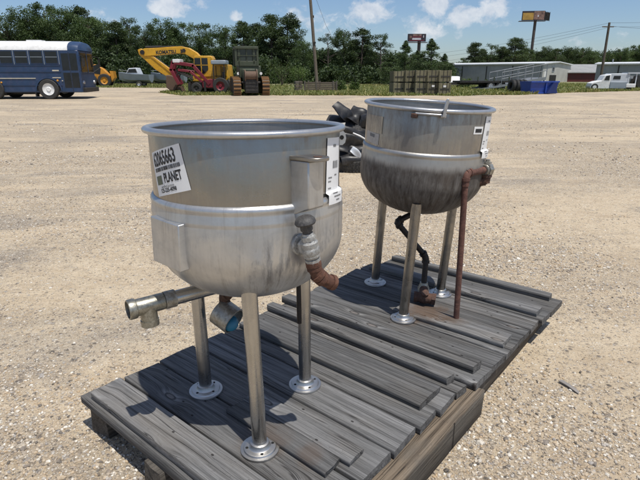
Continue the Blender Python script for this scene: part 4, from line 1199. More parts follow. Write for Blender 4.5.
# --- army green bulldozer seen end on
gd = G(251, 95.5); kd = gd.y * .955 / FP
dz_ = thing('bulldozer', 'army green bulldozer with cab and rust orange tracks seen end on', 'bulldozer', gd, R(14))
def D_(px, py): return ((px - 251) * kd, (95.5 - py) * kd)
for px in (237.5, 266):
    x = D_(px, 0)[0]; w = 3.6 * kd
    mb = MB(); hh = 17 * kd; Lt = 2.6
    out = []
    for i in range(9):
        a = PI / 2 + PI * i / 8; out.append((hh / 2 + hh / 2 * math.cos(a), hh / 2 + hh / 2 * math.sin(a)))
    for i in range(9):
        a = -PI / 2 + PI * i / 8; out.append((Lt + hh / 2 * math.cos(a), hh / 2 + hh / 2 * math.sin(a)))
    X = Matrix.Translation((x, -.35, 0)) @ Matrix.Rotation(PI / 2, 4, 'Z')
    mb.prism(out, -w * .92, w * .92, X)
    tk = mb.build('track', M['dark'], dz_)
    mb = MB()
    per = list(zip(out, out[1:] + out[:1]))
    for (a, b) in per:
        n_ = max(1, int(math.hypot(b[0] - a[0], b[1] - a[1]) / .17))
        for q in range(n_):
            t_ = (q + .5) / n_; cx_, cz_ = a[0] + (b[0] - a[0]) * t_, a[1] + (b[1] - a[1]) * t_
            an = math.atan2(b[1] - a[1], b[0] - a[0])
            mb.box((cx_, 0, cz_), (.135, w * 2.05, .05), (0, -an, 0), X); mb.box((cx_ + .03 * math.sin(an), 0, cz_ - .03 * math.cos(an)), (.03, w * 2.0, .10), (0, -an, 0), X)
    mb.build('track_shoe', M['track'], tk)
def P_(px, py, y): p = D_(px, py); return (p[0], y, p[1])
mb = MB(); mb.bx(D_(243.5, 0)[0], D_(259, 0)[0], .0, 2.9, D_(0, 90)[1], D_(0, 70)[1]); mb.bx(D_(240.5, 0)[0], D_(262.5, 0)[0], .25, 2.2, D_(0, 79)[1], D_(0, 67)[1]); mb.build('body', M['army'], dz_, bevel=.06)
mb = MB()
for px in (238.2, 259.4):
    for y in (.25, 1.7): mb.bx(D_(px, 0)[0] - .07, D_(px, 0)[0] + .07, y - .07, y + .07, D_(0, 67.5)[1], D_(0, 50)[1])
mb.bx(D_(237.3, 0)[0], D_(260.3, 0)[0], .12, 1.85, D_(0, 51.5)[1], D_(0, 49)[1])
mb.bx(D_(238, 0)[0], D_(259.6, 0)[0], .2, .3, D_(0, 67.5)[1], D_(0, 62.8)[1]); mb.bx(D_(240, 0)[0], D_(242.4, 0)[0], .2, .27, D_(0, 66)[1], D_(0, 51)[1]); mb.bx(D_(254.6, 0)[0], D_(257.0, 0)[0], .2, .27, D_(0, 66)[1], D_(0, 51)[1])
cb = mb.build('cab_frame', M['army'], dz_, bevel=.02)
mb = MB(); mb.bx(D_(239.5, 0)[0], D_(258.2, 0)[0], .30, .33, D_(0, 63.5)[1], D_(0, 51.8)[1]); mb.build('cab_window', paint('green_glass', (.03, .038, .03), .15, 0, .3, 1.5), cb)
mb = MB(); mb.tube([P_(246, 76.5, -.25), P_(256.5, 76.5, -.25)], .27, 16); mb.tube([P_(245, 76.5, -.25), P_(246, 76.5, -.25)], .36, 16); mb.tube([P_(256.5, 76.5, -.25), P_(257.5, 76.5, -.25)], .36, 16)
mb.build('winch_drum', M['bucket'], dz_)
mb = MB(); mb.bx(D_(245, 0)[0], D_(258, 0)[0], -.4, .1, D_(0, 93)[1], D_(0, 80)[1]); mb.bx(D_(242, 0)[0], D_(261, 0)[0], -.15, .2, D_(0, 84)[1], D_(0, 82)[1]); mb.build('hitch', M['dark'], dz_, bevel=.04)
for px in (239.5, 262):
    mb = MB(); p = P_(px, 74.5, .15); mb.tube([(p[0], .22, p[2]), (p[0], .06, p[2])], [.06, .09], 12); mb.build('work_lamp', M['white'], dz_)
mb = MB(); mb.bx(D_(238, 0)[0], D_(263, 0)[0], .3, 1.6, D_(0, 79)[1], D_(0, 75.5)[1]); mb.build('fender', M['army'], dz_, bevel=.03)
mb = MB(); mb.tube([P_(261, 70, 2.3), P_(261, 56, 2.3), P_(262, 54.5, 2.3)], .07, 10); mb.build('exhaust', M['bucket'], dz_)
mb = MB()
for px in (240.6, 256.4): mb.tube([P_(px, 82, .1), P_(px, 70, .02)], .035, 8)
for i in range(3): mb.bx(D_(245.5, 0)[0], D_(257.5, 0)[0], -.43, -.38, D_(0, 91 - i * 3.4)[1], D_(0, 90.2 - i * 3.4)[1])
mb.build('hydraulic_ram', M['dark'], dz_)
mb = MB(); mb.tube([P_(241.5, 67, .1), P_(241.5, 60, .1)], .03, 8); mb.bx(D_(239.4, 0)[0], D_(258.4, 0)[0], .12, .18, D_(0, 57.9)[1], D_(0, 57.3)[1]); mb.bx(D_(248.3, 0)[0], D_(249.2, 0)[0], .2, .26, D_(0, 63.5)[1], D_(0, 51.8)[1]); mb.build('window_bar', M['army'], cb)

# --- timber lying by the utility pole
def rail_stack():
    a = G(299, 91.5); b = G(334, 92)
    k = a.y * .955 / FP
    o = thing('timber_bin', 'dark weathered timber bin of horizontal rails below the utility pole', 'timber bin', (a.x, a.y, a.z), math.atan2(b.y - a.y, b.x - a.x))
    Lr = (b - a).length
    for i in range(4):
        mb = MB(); mb.bx(.5, Lr, -.04, .04, .12 + i * .16, .24 + i * .16); mb.bx(.5, Lr, .82, .9, .12 + i * .16, .24 + i * .16); mb.build('rail', M['post'], o, bevel=.01)
    for x in (.5, Lr * .5, Lr - .06):
        for y in (0, .86):
            mb = MB(); mb.bx(x - .05, x + .05, y - .075, y + .075, 0, .82); mb.build('upright', M['beam'], o, bevel=.01)
    return a, k
ra, rk = rail_stack()
a = G(298.5, 91); o = thing('timber_stack', 'short dark stack of old timbers left of the timber bin', 'timber', a, R(8))
for i in range(3):
    for j in range(2):
        mb = MB(); mb.bx(-.26 + j * .30, .02 + j * .30, -.4, .9, .0 + i * .27, .25 + i * .27 - .02); mb.build('timber', M['post'] if (i + j) % 2 else M['beam'], o, bevel=.02)

# --- ammunition-style wooden crates, stacked two high
ga = G(393, 94.5); gb = G(449, 95); kc = ga.y * .955 / FP
crate0 = None
def crate():
    o = thing('wooden_crate', 'x', 'crate', (0, 0, 0), 0, 'olive wooden crates stacked two high')
    mb = MB(); mb.bx(-.36, .36, -.5, .5, .06, .76); mb.build('box', M['crate'], o, bevel=.008)
    for x in (-.35, .35):
        mb = MB(); mb.bx(x - .045, x + .045, -.53, .53, .05, .78); mb.build('batten', M['crate'], o, bevel=.006)
    mb = MB(); mb.bx(-.39, .39, -.525, .525, .35, .42); mb.build('strap', M['crate_dark'], o)
    mb = MB(); mb.bx(-.30, -.20, -.5, .5, 0, .06); mb.bx(.20, .30, -.5, .5, 0, .06); mb.build('skid', M['crate_dark'], o)
    for x in (-.12, .13):
        mb = MB(); mb.bx(x - .02, x + .02, -.515, .515, .055, .768); mb.build('strap', M['crate_dark'], o)
    return o
names_c = ['at the left end', 'second from the left end', 'in the middle of the row', 'second from the right end', 'at the right end']
row = gb - ga
for lev in range(2):
    for i in range(5):
        if crate0 is None: o = crate0 = crate()
        else: o = copy_tree(crate0)
        p = ga + row * ((i + .42) / 4.95)
        o.location = (p.x, p.y + (.5 if i < 2 else .1) + random.uniform(-.1, .1), gz(p.x, p.y) + lev * .79)
        o.rotation_euler = (0, 0, R(random.uniform(-3, 3) + (6 if i < 2 else 0)))
        o.scale = (1.0 - .06 * (i == 1), 1, .94 if (lev and i == 0) else 1)
        if (lev, i) in ((0, 4), (0, 3)):
            mb = MB(); mb.bx(-.10, .08, -.53, -.515, .50, .62); mb.build('shipping_label', M['white'], o)
        o['label'] = ('upper' if lev else 'lower') + ' olive wooden crate ' + names_c[i] + ' of the crate stack'
# --- a trailer, a pale van and low equipment between crates and shed
def flatbed():
    g = G(459, 90); k = g.y * .955 / FP
    o = thing('flatbed_trailer', 'low dark flatbed trailer parked in front of the grey shed', 'trailer', g, R(3))
    mb = MB(); mb.bx(-.3, 4.0, -1.1, 1.1, .62, .78); mb.build('deck', M['dark'], o)
    mb = MB(); mb.bx(-.9, 3.9, -.35, -.25, .45, .62); mb.bx(-.9, 3.9, .25, .35, .45, .62); mb.build('chassis', M['dark'], o)
    for x in (2.4, 3.2):
        for y in (-.95, .95): wheel(o, (x, y, .36), .36, .22)
    mb = MB()
    for x in (-.2, 1.2, 2.6, 3.9): mb.bx(x - .04, x + .04, -1.12, -1.04, .78, 1.1)
    mb.build('stake', M['army'], o)
flatbed()
g = G(452, 87.5)
vn = thing('utility_van', 'small white van end showing between the crates and the grey shed', 'van', g, R(80))
mb = MB(); mb.prism([(-2.0, .45), (-2.0, 1.0), (-1.2, 1.1), (-.7, 1.8), (2.0, 1.85), (2.05, .45)], -.85, .85); mb.build('body', M['white'], vn, bevel=.06)
mb = MB(); mb.prism([(-1.15, 1.12), (-.72, 1.7), (.1, 1.72), (.1, 1.12)], -.87, .87); mb.bx(2.04, 2.07, -.6, .6, 1.1, 1.65); mb.build('window', M['glass'], vn)
for x in (-1.3, 1.3):
    for y in (-.78, .78): wheel(vn, (x, y, .34), .34, .2)

# --- aluminium loading ramp with handrails
def ramp():
    a = G(481, 90.5); b = atY(546, 78, a.y + 1.5)
    o = thing('loading_ramp', 'silver aluminium loading ramp with handrails sloping up beside the shed', 'ramp', a, math.atan2(b.y - a.y, b.x - a.x))
    Lr = math.hypot(b.x - a.x, b.y - a.y); h = max(.9, b.z - a.z)
    sl = math.atan2(h, Lr)
    for y in (0, 1.9):
        mb = MB(); mb.prism([(0, .03), (0, .16), (Lr, h + .10), (Lr, h - .16)], y - .03, y + .03)
        mb.build('side_beam', M['alu'], o)
        mb = MB()
        x0 = Lr * .30
        z_ = lambda x: h * x / Lr
        for i in range(7):
            x = x0 + (Lr - x0) * i / 6; mb.tube([(x, y, z_(x)), (x, y, z_(x) + 1.15)], .035, 8)
        for dz in (1.15, .62): mb.tube([(x0, y, z_(x0) + dz), (Lr, y, h + dz)], .035, 8)
        mb.build('handrail', M['alu'], o)
    mb = MB(); mb.prism([(0, .08), (0, .12), (Lr, h + .04), (Lr, h)], .0, 1.9); mb.build('deck', M['alu'], o)
    mb = MB()
    for x in (Lr * .55, Lr - .1):
        for y in (.1, 1.8): mb.bx(x - .05, x + .05, y - .05, y + .05, -.05, h * x / Lr)
    mb.build('leg', M['alu'], o)
ramp()
# --- row of tyres standing beside the blue skip
tq = G(511.5, 92); kq = tq.y * .955 / FP
t0 = None
for i in range(4):
    if t0 is None:
        t0 = o = thing('truck_tyre', 'x', 'tyre', (0, 0, 0), 0, 'black tyres standing in a row by the blue skip')
        tyre_mb(.46, .26, (0, PI / 2, 0), (0, 0, .46), .55).build('tread', M['rubber'], o)
    else: o = copy_tree(t0)
    o.location = (tq.x + i * .29, tq.y + .2, tq.z); o.rotation_euler = (0, R(6), R(12 + i * 3))
    o['label'] = ['leftmost upright black tyre in the row left of the blue skip', 'second black tyre from the left in the row by the skip', 'third black tyre from the left in the row by the skip', 'black tyre standing closest to the blue skip'][i]
# --- blue skip
gs = G(528.5, 94.2); ge = G(556, 93.8); ks = gs.y * .955 / FP
sk = thing('waste_skip', 'bright blue steel waste skip with sloping ends standing on the grass edge', 'skip', gs, math.atan2(ge.y - gs.y, ge.x - gs.x))
Ls = (ge - gs).length; hs_ = 12.2 * ks
mb = MB()
mb.add([(.12, 0, .06), (Ls * .98, 0, .06), (Ls * .98, 0.9, .06), (.12, 0.9, .06), (0, -.12, hs_), (Ls, -.12, hs_), (Ls, 1.0, hs_), (0, 1.0, hs_), (.05, -.07, hs_), (Ls - .05, -.07, hs_), (Ls - .05, 0.95, hs_), (.05, 0.95, hs_), (.16, .05, .12), (Ls * .96, .05, .12), (Ls * .96, 0.85, .12), (.16, 0.85, .12)],
       [(3, 2, 1, 0), (0, 1, 5, 4), (1, 2, 6, 5), (2, 3, 7, 6), (3, 0, 4, 7), (4, 5, 9, 8), (5, 6, 10, 9), (6, 7, 11, 10), (7, 4, 8, 11), (8, 9, 13, 12), (9, 10, 14, 13), (10, 11, 15, 14), (11, 8, 12, 15), (12, 13, 14, 15)])
mb.build('bin', M['dump'], sk)
mb = MB(); mb.prism([(Ls * .56, .05), (Ls * .96, .05), (Ls * .78, hs_ * .93)], -.24, .02); mb.build('end_gusset', M['dump_dark'], sk)
mb = MB(); mb.bx(-.03, Ls + .03, -.18, -.11, hs_ - .08, hs_ + .02); mb.bx(Ls * .53, Ls * .57, -.16, .0, .05, hs_ - .08); mb.bx(.05, Ls * .98, -.06, .02, .02, .12); mb.build('rim_rail', M['dump'], sk, bevel=.01)

# --- white utility truck
gw = G(589, 90.5); ge = G(633, 91); kw = gw.y * .955 / FP
tk = thing('utility_truck', 'small old white pickup truck with canopy parked at the right', 'truck', gw, math.atan2(ge.y - gw.y, ge.x - gw.x))
def W_(px, py): return ((px - 588) * kw, (90.6 - py) * kw)
mb = MB(); mb.prism([W_(*p) for p in ((589, 88.5), (589.3, 83.5), (594, 81.8), (598, 81.2), (600.5, 76), (606, 75), (606, 89), (597, 89))], -.02, 1.6); c = mb.build('cab', M['white'], tk, bevel=.05)
mb = MB(); mb.prism([W_(*p) for p in ((600.2, 80.6), (601.6, 76.6), (604.8, 76.2), (604.8, 80.8))], -.04, 1.62); mb.build('window', M['glass'], c)
mb = MB(); mb.prism([W_(*p) for p in ((606, 88.6), (606, 82.2), (621, 82.2), (621, 88.6))], -.04, 1.62); mb.build('cargo_bed', M['boat_grey'], tk, bevel=.03)
mb = MB(); mb.prism([W_(*p) for p in ((604.2, 75.4), (606, 74.4), (622, 74.4), (622, 83), (606, 83))], .02, 1.56); c = mb.build('canopy', M['boat'], tk, bevel=.04)
mb = MB(); mb.prism([W_(*p) for p in ((608, 79.8), (608.6, 76.6), (614.6, 76.6), (614.6, 79.8))], -.0, 1.58); mb.build('window', M['glass'], c)
mb = MB(); mb.prism([W_(*p) for p in ((620.5, 87.6), (620.5, 84), (629, 84), (629, 87.6))], -.06, 1.64); mb.build('tail_box', M['white'], tk, bevel=.03)
mb = MB(); mb.prism([W_(*p) for p in ((621.5, 84), (621.5, 74.6), (622.6, 74.6), (622.6, 84))], -.0, 1.58); mb.prism([W_(*p) for p in ((628.2, 84), (628.2, 74.6), (629, 74.6), (629, 84))], -.0, .06); mb.prism([W_(*p) for p in ((620.5, 74.6), (620.5, 73.4), (631, 73.4), (631, 74.6))], -.06, 1.64); mb.prism([W_(*p) for p in ((623.5, 79.2), (623.5, 76.4), (627.5, 76.4), (627.5, 79.2))], .5, 1.2)
mb.build('rear_rack', M['boat'], tk)
for px in (592.6, 614.5):
    for y in (.08, 1.5): wheel(tk, (W_(px, 0)[0], y, 3.4 * kw), 3.4 * kw, .22)
mb = MB(); mb.bx(W_(588.4, 0)[0], W_(589.6, 0)[0], 0, 1.58, W_(0, 88)[1], W_(0, 86.4)[1]); mb.build('bumper', M['chrome'], tk)
mb = MB(); mb.bx(W_(618, 0)[0], W_(626, 0)[0], .1, 1.5, .12, W_(0, 87)[1]); mb.build('underbody', M['dark'], tk)

# --- sheds
def shed(name, label, px, Y, ang, Lx, Ly, eave, rise, lw, le, roofm, sunk=.0):
    """corner nearest the camera at px; x runs along the long side, y along the gable end"""
    c = atY(px, 84, Y); z0 = gz(c.x, Y)
    o = thing(name, label, 'building', (c.x, Y, z0), ang, None)
    mb = MB(); mb.bx(-Lx, 0, 0, .12, 0, eave); mb.build('side_wall', lw, o); mb = MB(); mb.bx(-Lx, 0, Ly - .12, Ly, 0, eave); mb.build('side_wall', lw, o)
    mb = MB()
    vs = [(0, .121, 0), (0, Ly - .121, 0), (0, Ly - .121, eave), (0, Ly / 2, eave + rise), (0, .121, eave)]
    vs += [(-.12, p[1], p[2]) for p in vs]
    mb.add(vs, [(0, 1, 2, 3, 4), (9, 8, 7, 6, 5)] + [(i, 5 + i, 5 + (i + 1) % 5, (i + 1) % 5) for i in range(5)])
    mb.build('gable_wall', le, o); mb = MB()
    mb.add([(p[0] - Lx + .12, p[1], p[2]) for p in vs], [(0, 1, 2, 3, 4), (9, 8, 7, 6, 5)] + [(i, 5 + i, 5 + (i + 1) % 5, (i + 1) % 5) for i in range(5)])
    mb.build('gable_wall', le, o)
    mb = MB(); e = .35; q = eave - rise * e / (Ly / 2) + .02
    mb.prism([(-e, q), (Ly / 2, eave + rise + .02), (Ly + e, q), (Ly + e, q + .16), (Ly / 2, eave + rise + .2), (-e, q + .16)], -.3, Lx + .3, Matrix.Rotation(PI / 2, 4, 'Z'))
    mb.build('roof', roofm, o)
    return o
s1 = shed('metal_shed', 'long low grey metal shed with pale gable end and open doorway', 541, 88, R(-42), 19.5, 14.5, 2.98, .34, M['shed'], M['shed_white'], M['roof_white'])
mb = MB(); mb.bx(-.02, .06, 4.4, 5.6, 1.75, 2.65); w = mb.build('window', M['boat_grey'], s1); mb = MB(); mb.bx(.05, .075, 4.55, 5.45, 1.88, 2.52); mb.build('pane', M['glass'], w)
mb = MB(); mb.bx(-.02, .05, 3.6, 6.9, .0, 1.25); mb.build('doorway', M['hole'], s1)
mb = MB(); mb.bx(-.02, .05, .7, 1.9, .1, 1.9); d_ = mb.build('door', M['white'], s1); 
mb = MB()
for i in range(5): mb.bx(-19.3 + i * 4.7, -19.15 + i * 4.7, -.05, .01, 0, 2.75)
mb.build('downpipe', M['dark'], s1)
s2 = shed('metal_shed', 'grey metal shed with white roof behind the white truck', 668, 76, R(-34), 9.6, 8, 2.75, .22, M['shed'], M['shed'], M['roof_white'])
mb = MB()
for x in (-6.6, -3.2): mb.bx(x - .08, x + .08, -.05, .01, 0, 2.6)
mb.build('downpipe', M['dark'], s2)
mb = MB(); mb.tube([(-7.8, 3.0, 2.7), (-7.8, 3.0, 3.6)], .10, 10); mb.build('roof_vent', M['alu'], s2)
s3 = shed('low_building', 'low dark red building with grey roof between the two metal sheds', 606, 98, R(0), 8.5, 7, 1.7, 1.3, M['shed_red'], M['shed_red'], M['roof_grey'])
g = G(638, 89); o = thing('cable_reel', 'dark object standing at the right edge in front of the white roofed shed', 'drum', g, R(10))
mb = MB()
X = Matrix.Translation((0, 0, .62)) @ Matrix.Rotation(PI / 2, 4, 'X')
mb.tube([(0, -.35, .62), (0, .35, .62)], .32, 16); mb.build('core', M['dark'], o)
for y in (-.38, .38):
    mb = MB(); mb.tube([(0, y - .04, .62), (0, y + .04, .62)], .62, 28); mb.build('reel_flange', M['dark'], o)

# --- poles, wires and billboards
up_tag = 'wooden utility poles'
def pole(label, base, top, r0, r1):
    o = thing('utility_pole', label, 'utility pole', base, 0, up_tag)
    d_ = top - base
    mb = MB(); mb.tube([Vector((0, 0, -.3)), d_ * .5, d_], [r0, (r0 + r1) / 2, r1], 14); mb.build('shaft', M['post'], o)
    return o, d_
b = G(317.5, 88); 
pa, d_ = pole('thick leaning wooden utility pole rising behind the nearer kettle', b, atY(308, -30, b.y + .3), .17, .13)
mb = MB(); p = d_ * .62; mb.bx(p.x - .05, p.x + .22, p.y - .1, p.y + .02, p.z - .12, p.z + .1); p = d_ * .40; mb.bx(p.x - .03, p.x + .2, p.y - .22, p.y - .12, p.z - .1, p.z + .06); mb.build('meter_box', M['dark'], pa)
mb = MB(); mb.tube([d_ * .9 + Vector((.1, 0, 0)), d_ * .55 + Vector((1.3, .0, 0)), Vector((4.2, .8, .1))], .012, 6); mb.build('guy_wire', M['wire'], pa)
Yp = 76.0; b = Vector((atY(600.5, 80, Yp).x, Yp, .2)); tp = atY(609.5, 22.5, Yp)
pb_, d_ = pole('distant thinner wooden utility pole rising behind the white truck', b, tp, .20, .15)
mb = MB(); mb.bx(d_.x - .9, d_.x + .7, d_.y - .06, d_.y + .06, d_.z - .62, d_.z - .48); mb.build('crossarm', M['post'], pb_)
def wire(label, pts):
    mb = MB(); V = []
    for a, b in zip(pts, pts[1:]):
        for i in range(13):
            t_ = i / 12; p = a.lerp(b, t_); p.z -= 4 * t_ * (1 - t_) * (a - b).length * .012; V.append(p)
    V2 = [V[0]] + [q for p, q in zip(V, V[1:]) if (p - q).length > 1e-4]
    o = mb.tube(V2, .013, 6).build('power_line', M['wire']); tag(o, label, 'wire', 'overhead power lines')
tpw = b + d_
wire('upper overhead power line running over the top of the distant pole', [atY(440, 53, 96), tpw + Vector((0, 0, -.05)), atY(720, 18, 70)])
wire('middle overhead power line hung from the left of the distant pole crossarm', [atY(440, 57, 97), tpw + Vector((-.8, 0, -.52)), atY(720, 24, 71)])
wire('lowest faint overhead power line hung from the right of the distant pole crossarm', [atY(440, 62, 98), tpw + Vector((.6, 0, -.5)), atY(720, 31, 72)])
def billboard(label, px0, px1, py0, py1, Y, polepx, ang, face):
    a = atY(polepx, 80, Y); o = thing('billboard', label, 'billboard', (a.x, Y, .2), ang)
    c0 = atY(px0, (py0 + py1) / 2, Y); c1 = atY(px1, (py0 + py1) / 2, Y); zt = atY(px0, py0, Y).z - .2; zb = atY(px0, py1, Y).z - .2
    x0 = c0.x - a.x; x1 = c1.x - a.x
    mb = MB(); mb.tube([(0, .3, 0), (0, .3, zb + .2)], .32, 14); mb.build('pole', M['pole_steel'], o)
    mb = MB(); mb.bx(x0, x1, .0, .5, zb, zt); mb.bx(x0 - .6, x1 + .3, -.5, .9, zb - .22, zb - .12); mb.build('frame', M['bill_dark'], o)
    face(o, x0, x1, zb, zt)
def f1(o, x0, x1, zb, zt):
    w = x1 - x0; h = zt - zb
    def pnl(n_, m, a, b, c, d, y=-.04):
        mb = MB(); mb.bx(x0 + w * a, x0 + w * b, y, .0, zb + h * c, zb + h * d); mb.build(n_, m, o)
    pnl('poster_panel', M['bill_dark'], .01, .99, .02, .98, -.03)
    pnl('poster_band', M['bill_maroon'], .06, .9, .08, .2, -.045)
    pnl('poster_middle', M['bill_white'], .24, .72, .22, .46, -.05)
    pnl('poster_top', M['bill_mix'], .26, .74, .72, .95, -.05)
    pnl('poster_stripe', M['bill_maroon'], .24, .78, .50, .68, -.05)
    pnl('poster_mark', M['bill_mix'], .06, .2, .4, .75, -.05); pnl('poster_mark', M['bill_white'], .84, .88, .5, .8, -.05)
billboard('small dark billboard with pale middle on a pole above the crates', 408, 426, 33.8, 41.5, 105, 417.3, R(0), f1)
def f2(o, x0, x1, zb, zt):
    w = x1 - x0; h = zt - zb
    mb = MB(); mb.bx(x0 + w * .02, x0 + w * .50, -.05, .0, zb + h * .05, zb + h * .80); mb.build('poster_panel', M['bill_yellow'], o)
    mb = MB(); mb.bx(x0 + w * .02, x0 + w * .50, -.04, .0, zb + h * .82, zb + h * .96); mb.build('poster_top', M['bill_dark'], o)
    mb = MB(); mb.bx(x0 + w * .51, x0 + w * .98, -.05, .0, zb + h * .05, zb + h * .98); mb.build('poster_picture', M['bill_mix'], o)
    mb = MB(); mb.bx(x0 + w * .68, x0 + w * .73, -.07, .0, zb + h * .35, zb + h * .55); mb.build('poster_mark', M['bill_white'], o)
    # second face, turned away to the right (a V-shaped board)
    mb = MB(); X = Matrix.Translation((x1, .4, 0)) @ Matrix.Rotation(R(48), 4, 'Z')
    mb.bx(0, 2.6, 0, .3, zb + .1, zt - .2, X)
    for i in range(4): mb.bx(.2 + i * .7, .28 + i * .7, -.12, 0, zb - .05, zt - .1, X)
    mb.build('rear_panel', M['dark'], o)
billboard('large ochre and brown billboard high on a tall brown steel pole', 523, 544.5, 10.8, 20.2, 125, 528.3, R(-8), f2)

# ------------------------------------------------------------------ trees
def leaf_cloud(centers, radii, per, size, seed, flat=.75, droop=0.0):
    """leaf-sized faces spread through clumps; returns verts, quads, tint (a leaf's own colour)"""
    r_ = np.random.default_rng(seed)
    C = np.repeat(np.array(centers, float), per, 0); Rr = np.repeat(np.array(radii, float), per)
    n = len(C)
    d = r_.normal(size=(n, 3)); d /= np.linalg.norm(d, axis=1)[:, None]
    rad = r_.random(n) ** .45 * r_.choice([1.0, 1.0, 1.0, 1.28], n)
    P = C + d * (rad * Rr)[:, None] * np.array([1, 1, flat])
    a = r_.normal(size=(n, 3)); a /= np.linalg.norm(a, axis=1)[:, None]
    b = np.cross(a, r_.normal(size=(n, 3))); b /= np.linalg.norm(b, axis=1)[:, None]
    s = (size * r_.uniform(.6, 1.4, n))[:, None]
    V = np.stack([P - a * s * .5, P + b * s * .32, P + a * s * .5, P - b * s * .32], 1).reshape(-1, 3)
    F = np.arange(n * 4).reshape(n, 4)
    clump = np.repeat(r_.random(len(centers)), per)
    t = np.clip(.5 * clump + .5 * r_.random(n), 0, 1)
    return V, F, np.repeat(t, 4)
def make_tree(kind, H, seed):
    """crown and trunk meshes for a tree of height H (metres)"""
    rr = random.Random(seed); cs = []; rs = []; limbs = []
    lean = (rr.uniform(-.4, .4), rr.uniform(-.4, .4))
    ax = lambda z: Vector((lean[0] * (z / H) ** 2, lean[1] * (z / H) ** 2, z))
    if kind == 'pine':                      # tall loblolly pine: bare trunk, ragged layered crown
        W = H * rr.uniform(.18, .24); z0 = H * rr.uniform(.24, .36)
        for i in range(62):
            t = rr.random() ** .85; z = z0 + (H * .97 - z0) * t
            prof = math.sin(PI * min(1, .16 + .84 * t)) ** .7 * (1 - .35 * t) + .10
            a = rr.uniform(0, 2 * PI); q = W * prof * rr.uniform(.35, 1.1)
            c = ax(z) + Vector((q * math.cos(a), q * math.sin(a), rr.uniform(-.2, .5)))
            cs.append(c); rs.append(rr.uniform(.50, 1.05) * H / 12); limbs.append((ax(z - q * .25), c))
        per = 220; size = .19; tr = .017
    elif kind == 'sparse':                  # open crown: plates of leaves at the ends of visible limbs
        W = H * .30; z0 = H * .45
        for i in range(22):
            t = rr.random(); z = z0 + (H * .96 - z0) * t
            a = rr.uniform(0, 2 * PI); q = W * (1 - .55 * t) * rr.uniform(.5, 1.1)
            c = ax(z) + Vector((q * math.cos(a), q * math.sin(a), rr.uniform(0, .6)))
            cs.append(c); rs.append(rr.uniform(.5, .9) * H / 12); limbs.append((ax(z - q * .45), c))
        cs.append(ax(H * .97)); rs.append(.6 * H / 12); limbs.append((ax(H * .7), ax(H * .97)))
        per = 170; size = .20; tr = .018
    elif kind == 'conifer':                 # young pine: pointed cone down to the ground
        W = H * .36
        for i in range(84):
            t = rr.random() ** .85; z = H * (.06 + .90 * t)
            a = rr.uniform(0, 2 * PI); q = W * (1 - t) ** .62 * rr.uniform(.3, 1.12)
            cs.append(ax(z) + Vector((q * math.cos(a), q * math.sin(a), 0))); rs.append((.30 + .55 * (1 - t)) * H / 9)
            limbs.append((ax(z - .3 * q), cs[-1]))
        for zt_, rt in ((.97, .10), (1.0, .07), (1.03, .04)): cs.append(ax(H * zt_)); rs.append(H * rt * .5); limbs.append((ax(H * .9), ax(H * zt_)))
        per = 160; size = .19; tr = .016
    else:                                   # oak: broad, many lobes
        W = H * rr.uniform(.29, .37); z0 = H * .22
        for i in range(52):
            t = rr.random() ** .8; z = z0 + (H * .95 - z0) * t
            prof = math.sin(PI * min(1, .18 + .72 * t)) ** .6
            a = rr.uniform(0, 2 * PI); q = W * prof * math.sqrt(rr.random()) * 1.02
            c = ax(z) + Vector((q * math.cos(a), q * math.sin(a), rr.uniform(-.2, .3)))
            cs.append(c); rs.append(rr.uniform(.55, 1.25) * H / 11); limbs.append((ax(max(H * .12, z - q * .8)), c))
        per = 250; size = .20; tr = .022
    V, F, t = leaf_cloud(cs, rs, per, size * H / 12 * 1.05, seed, .85 if kind != 'pine' else .70)
    crown = fast_mesh('crown', V, F, M['leaf_pine'] if kind in ('pine', 'conifer') else M['leaf_oak'], t)
    mb = MB()
    zs = [0, .03, .12, .3, .5, .7, .86, .95]
    mb.tube([ax(H * z) - Vector((0, 0, .2 if z == 0 else 0)) for z in zs], [H * tr * k for k in (1.5, 1.12, 1, .9, .75, .52, .28, .12)], 10)
    for a, c in limbs[::2 if kind in ('pine', 'oak') else 1]:
        m_ = a.lerp(c, .5) + Vector((0, 0, -.05 * H * .1)); mb.tube([a, m_, c], [H * tr * .30, H * tr * .2, H * tr * .09], 5, cap=False)
    return crown, mb.mesh('trunk', M['bark'], 50, merge=False)
protos = {}
for kd_, n_ in (('pine', 7), ('sparse', 4), ('oak', 6), ('conifer', 3)):
    protos[kd_] = [make_tree(kd_, 12.0, 500 + 37 * i + len(kd_)) for i in range(n_)]
cnt = {k: 0 for k in protos}
zmax = {}
for k_ in protos:
    for c, t in protos[k_]:
        co = np.zeros(len(c.vertices) * 3, np.float32); c.vertices.foreach_get('co', co); zmax[c.name] = float(np.percentile(co[2::3], 99.6))
def tree(kind, name, px, top, Y, label, group, sx=1.0):
    p = atY(px, 84, Y); z0 = gz(p.x, Y); zt = atY(px, top, Y).z; H = zt - z0
    o = thing(name, label, 'tree', (p.x, Y, z0), random.uniform(0, 2 * PI), group)
    c, t = protos[kind][cnt[kind] % len(protos[kind])]; cnt[kind] += 1
    s = H / zmax[c.name]; o.scale = (s * sx, s * sx, s)
    for nm, me in (('crown', c), ('trunk', t)):
        q = bpy.data.objects.new(nm, me); COL.objects.link(q); q.parent = o
    return o
TG = 'trees along the edge of the lot'
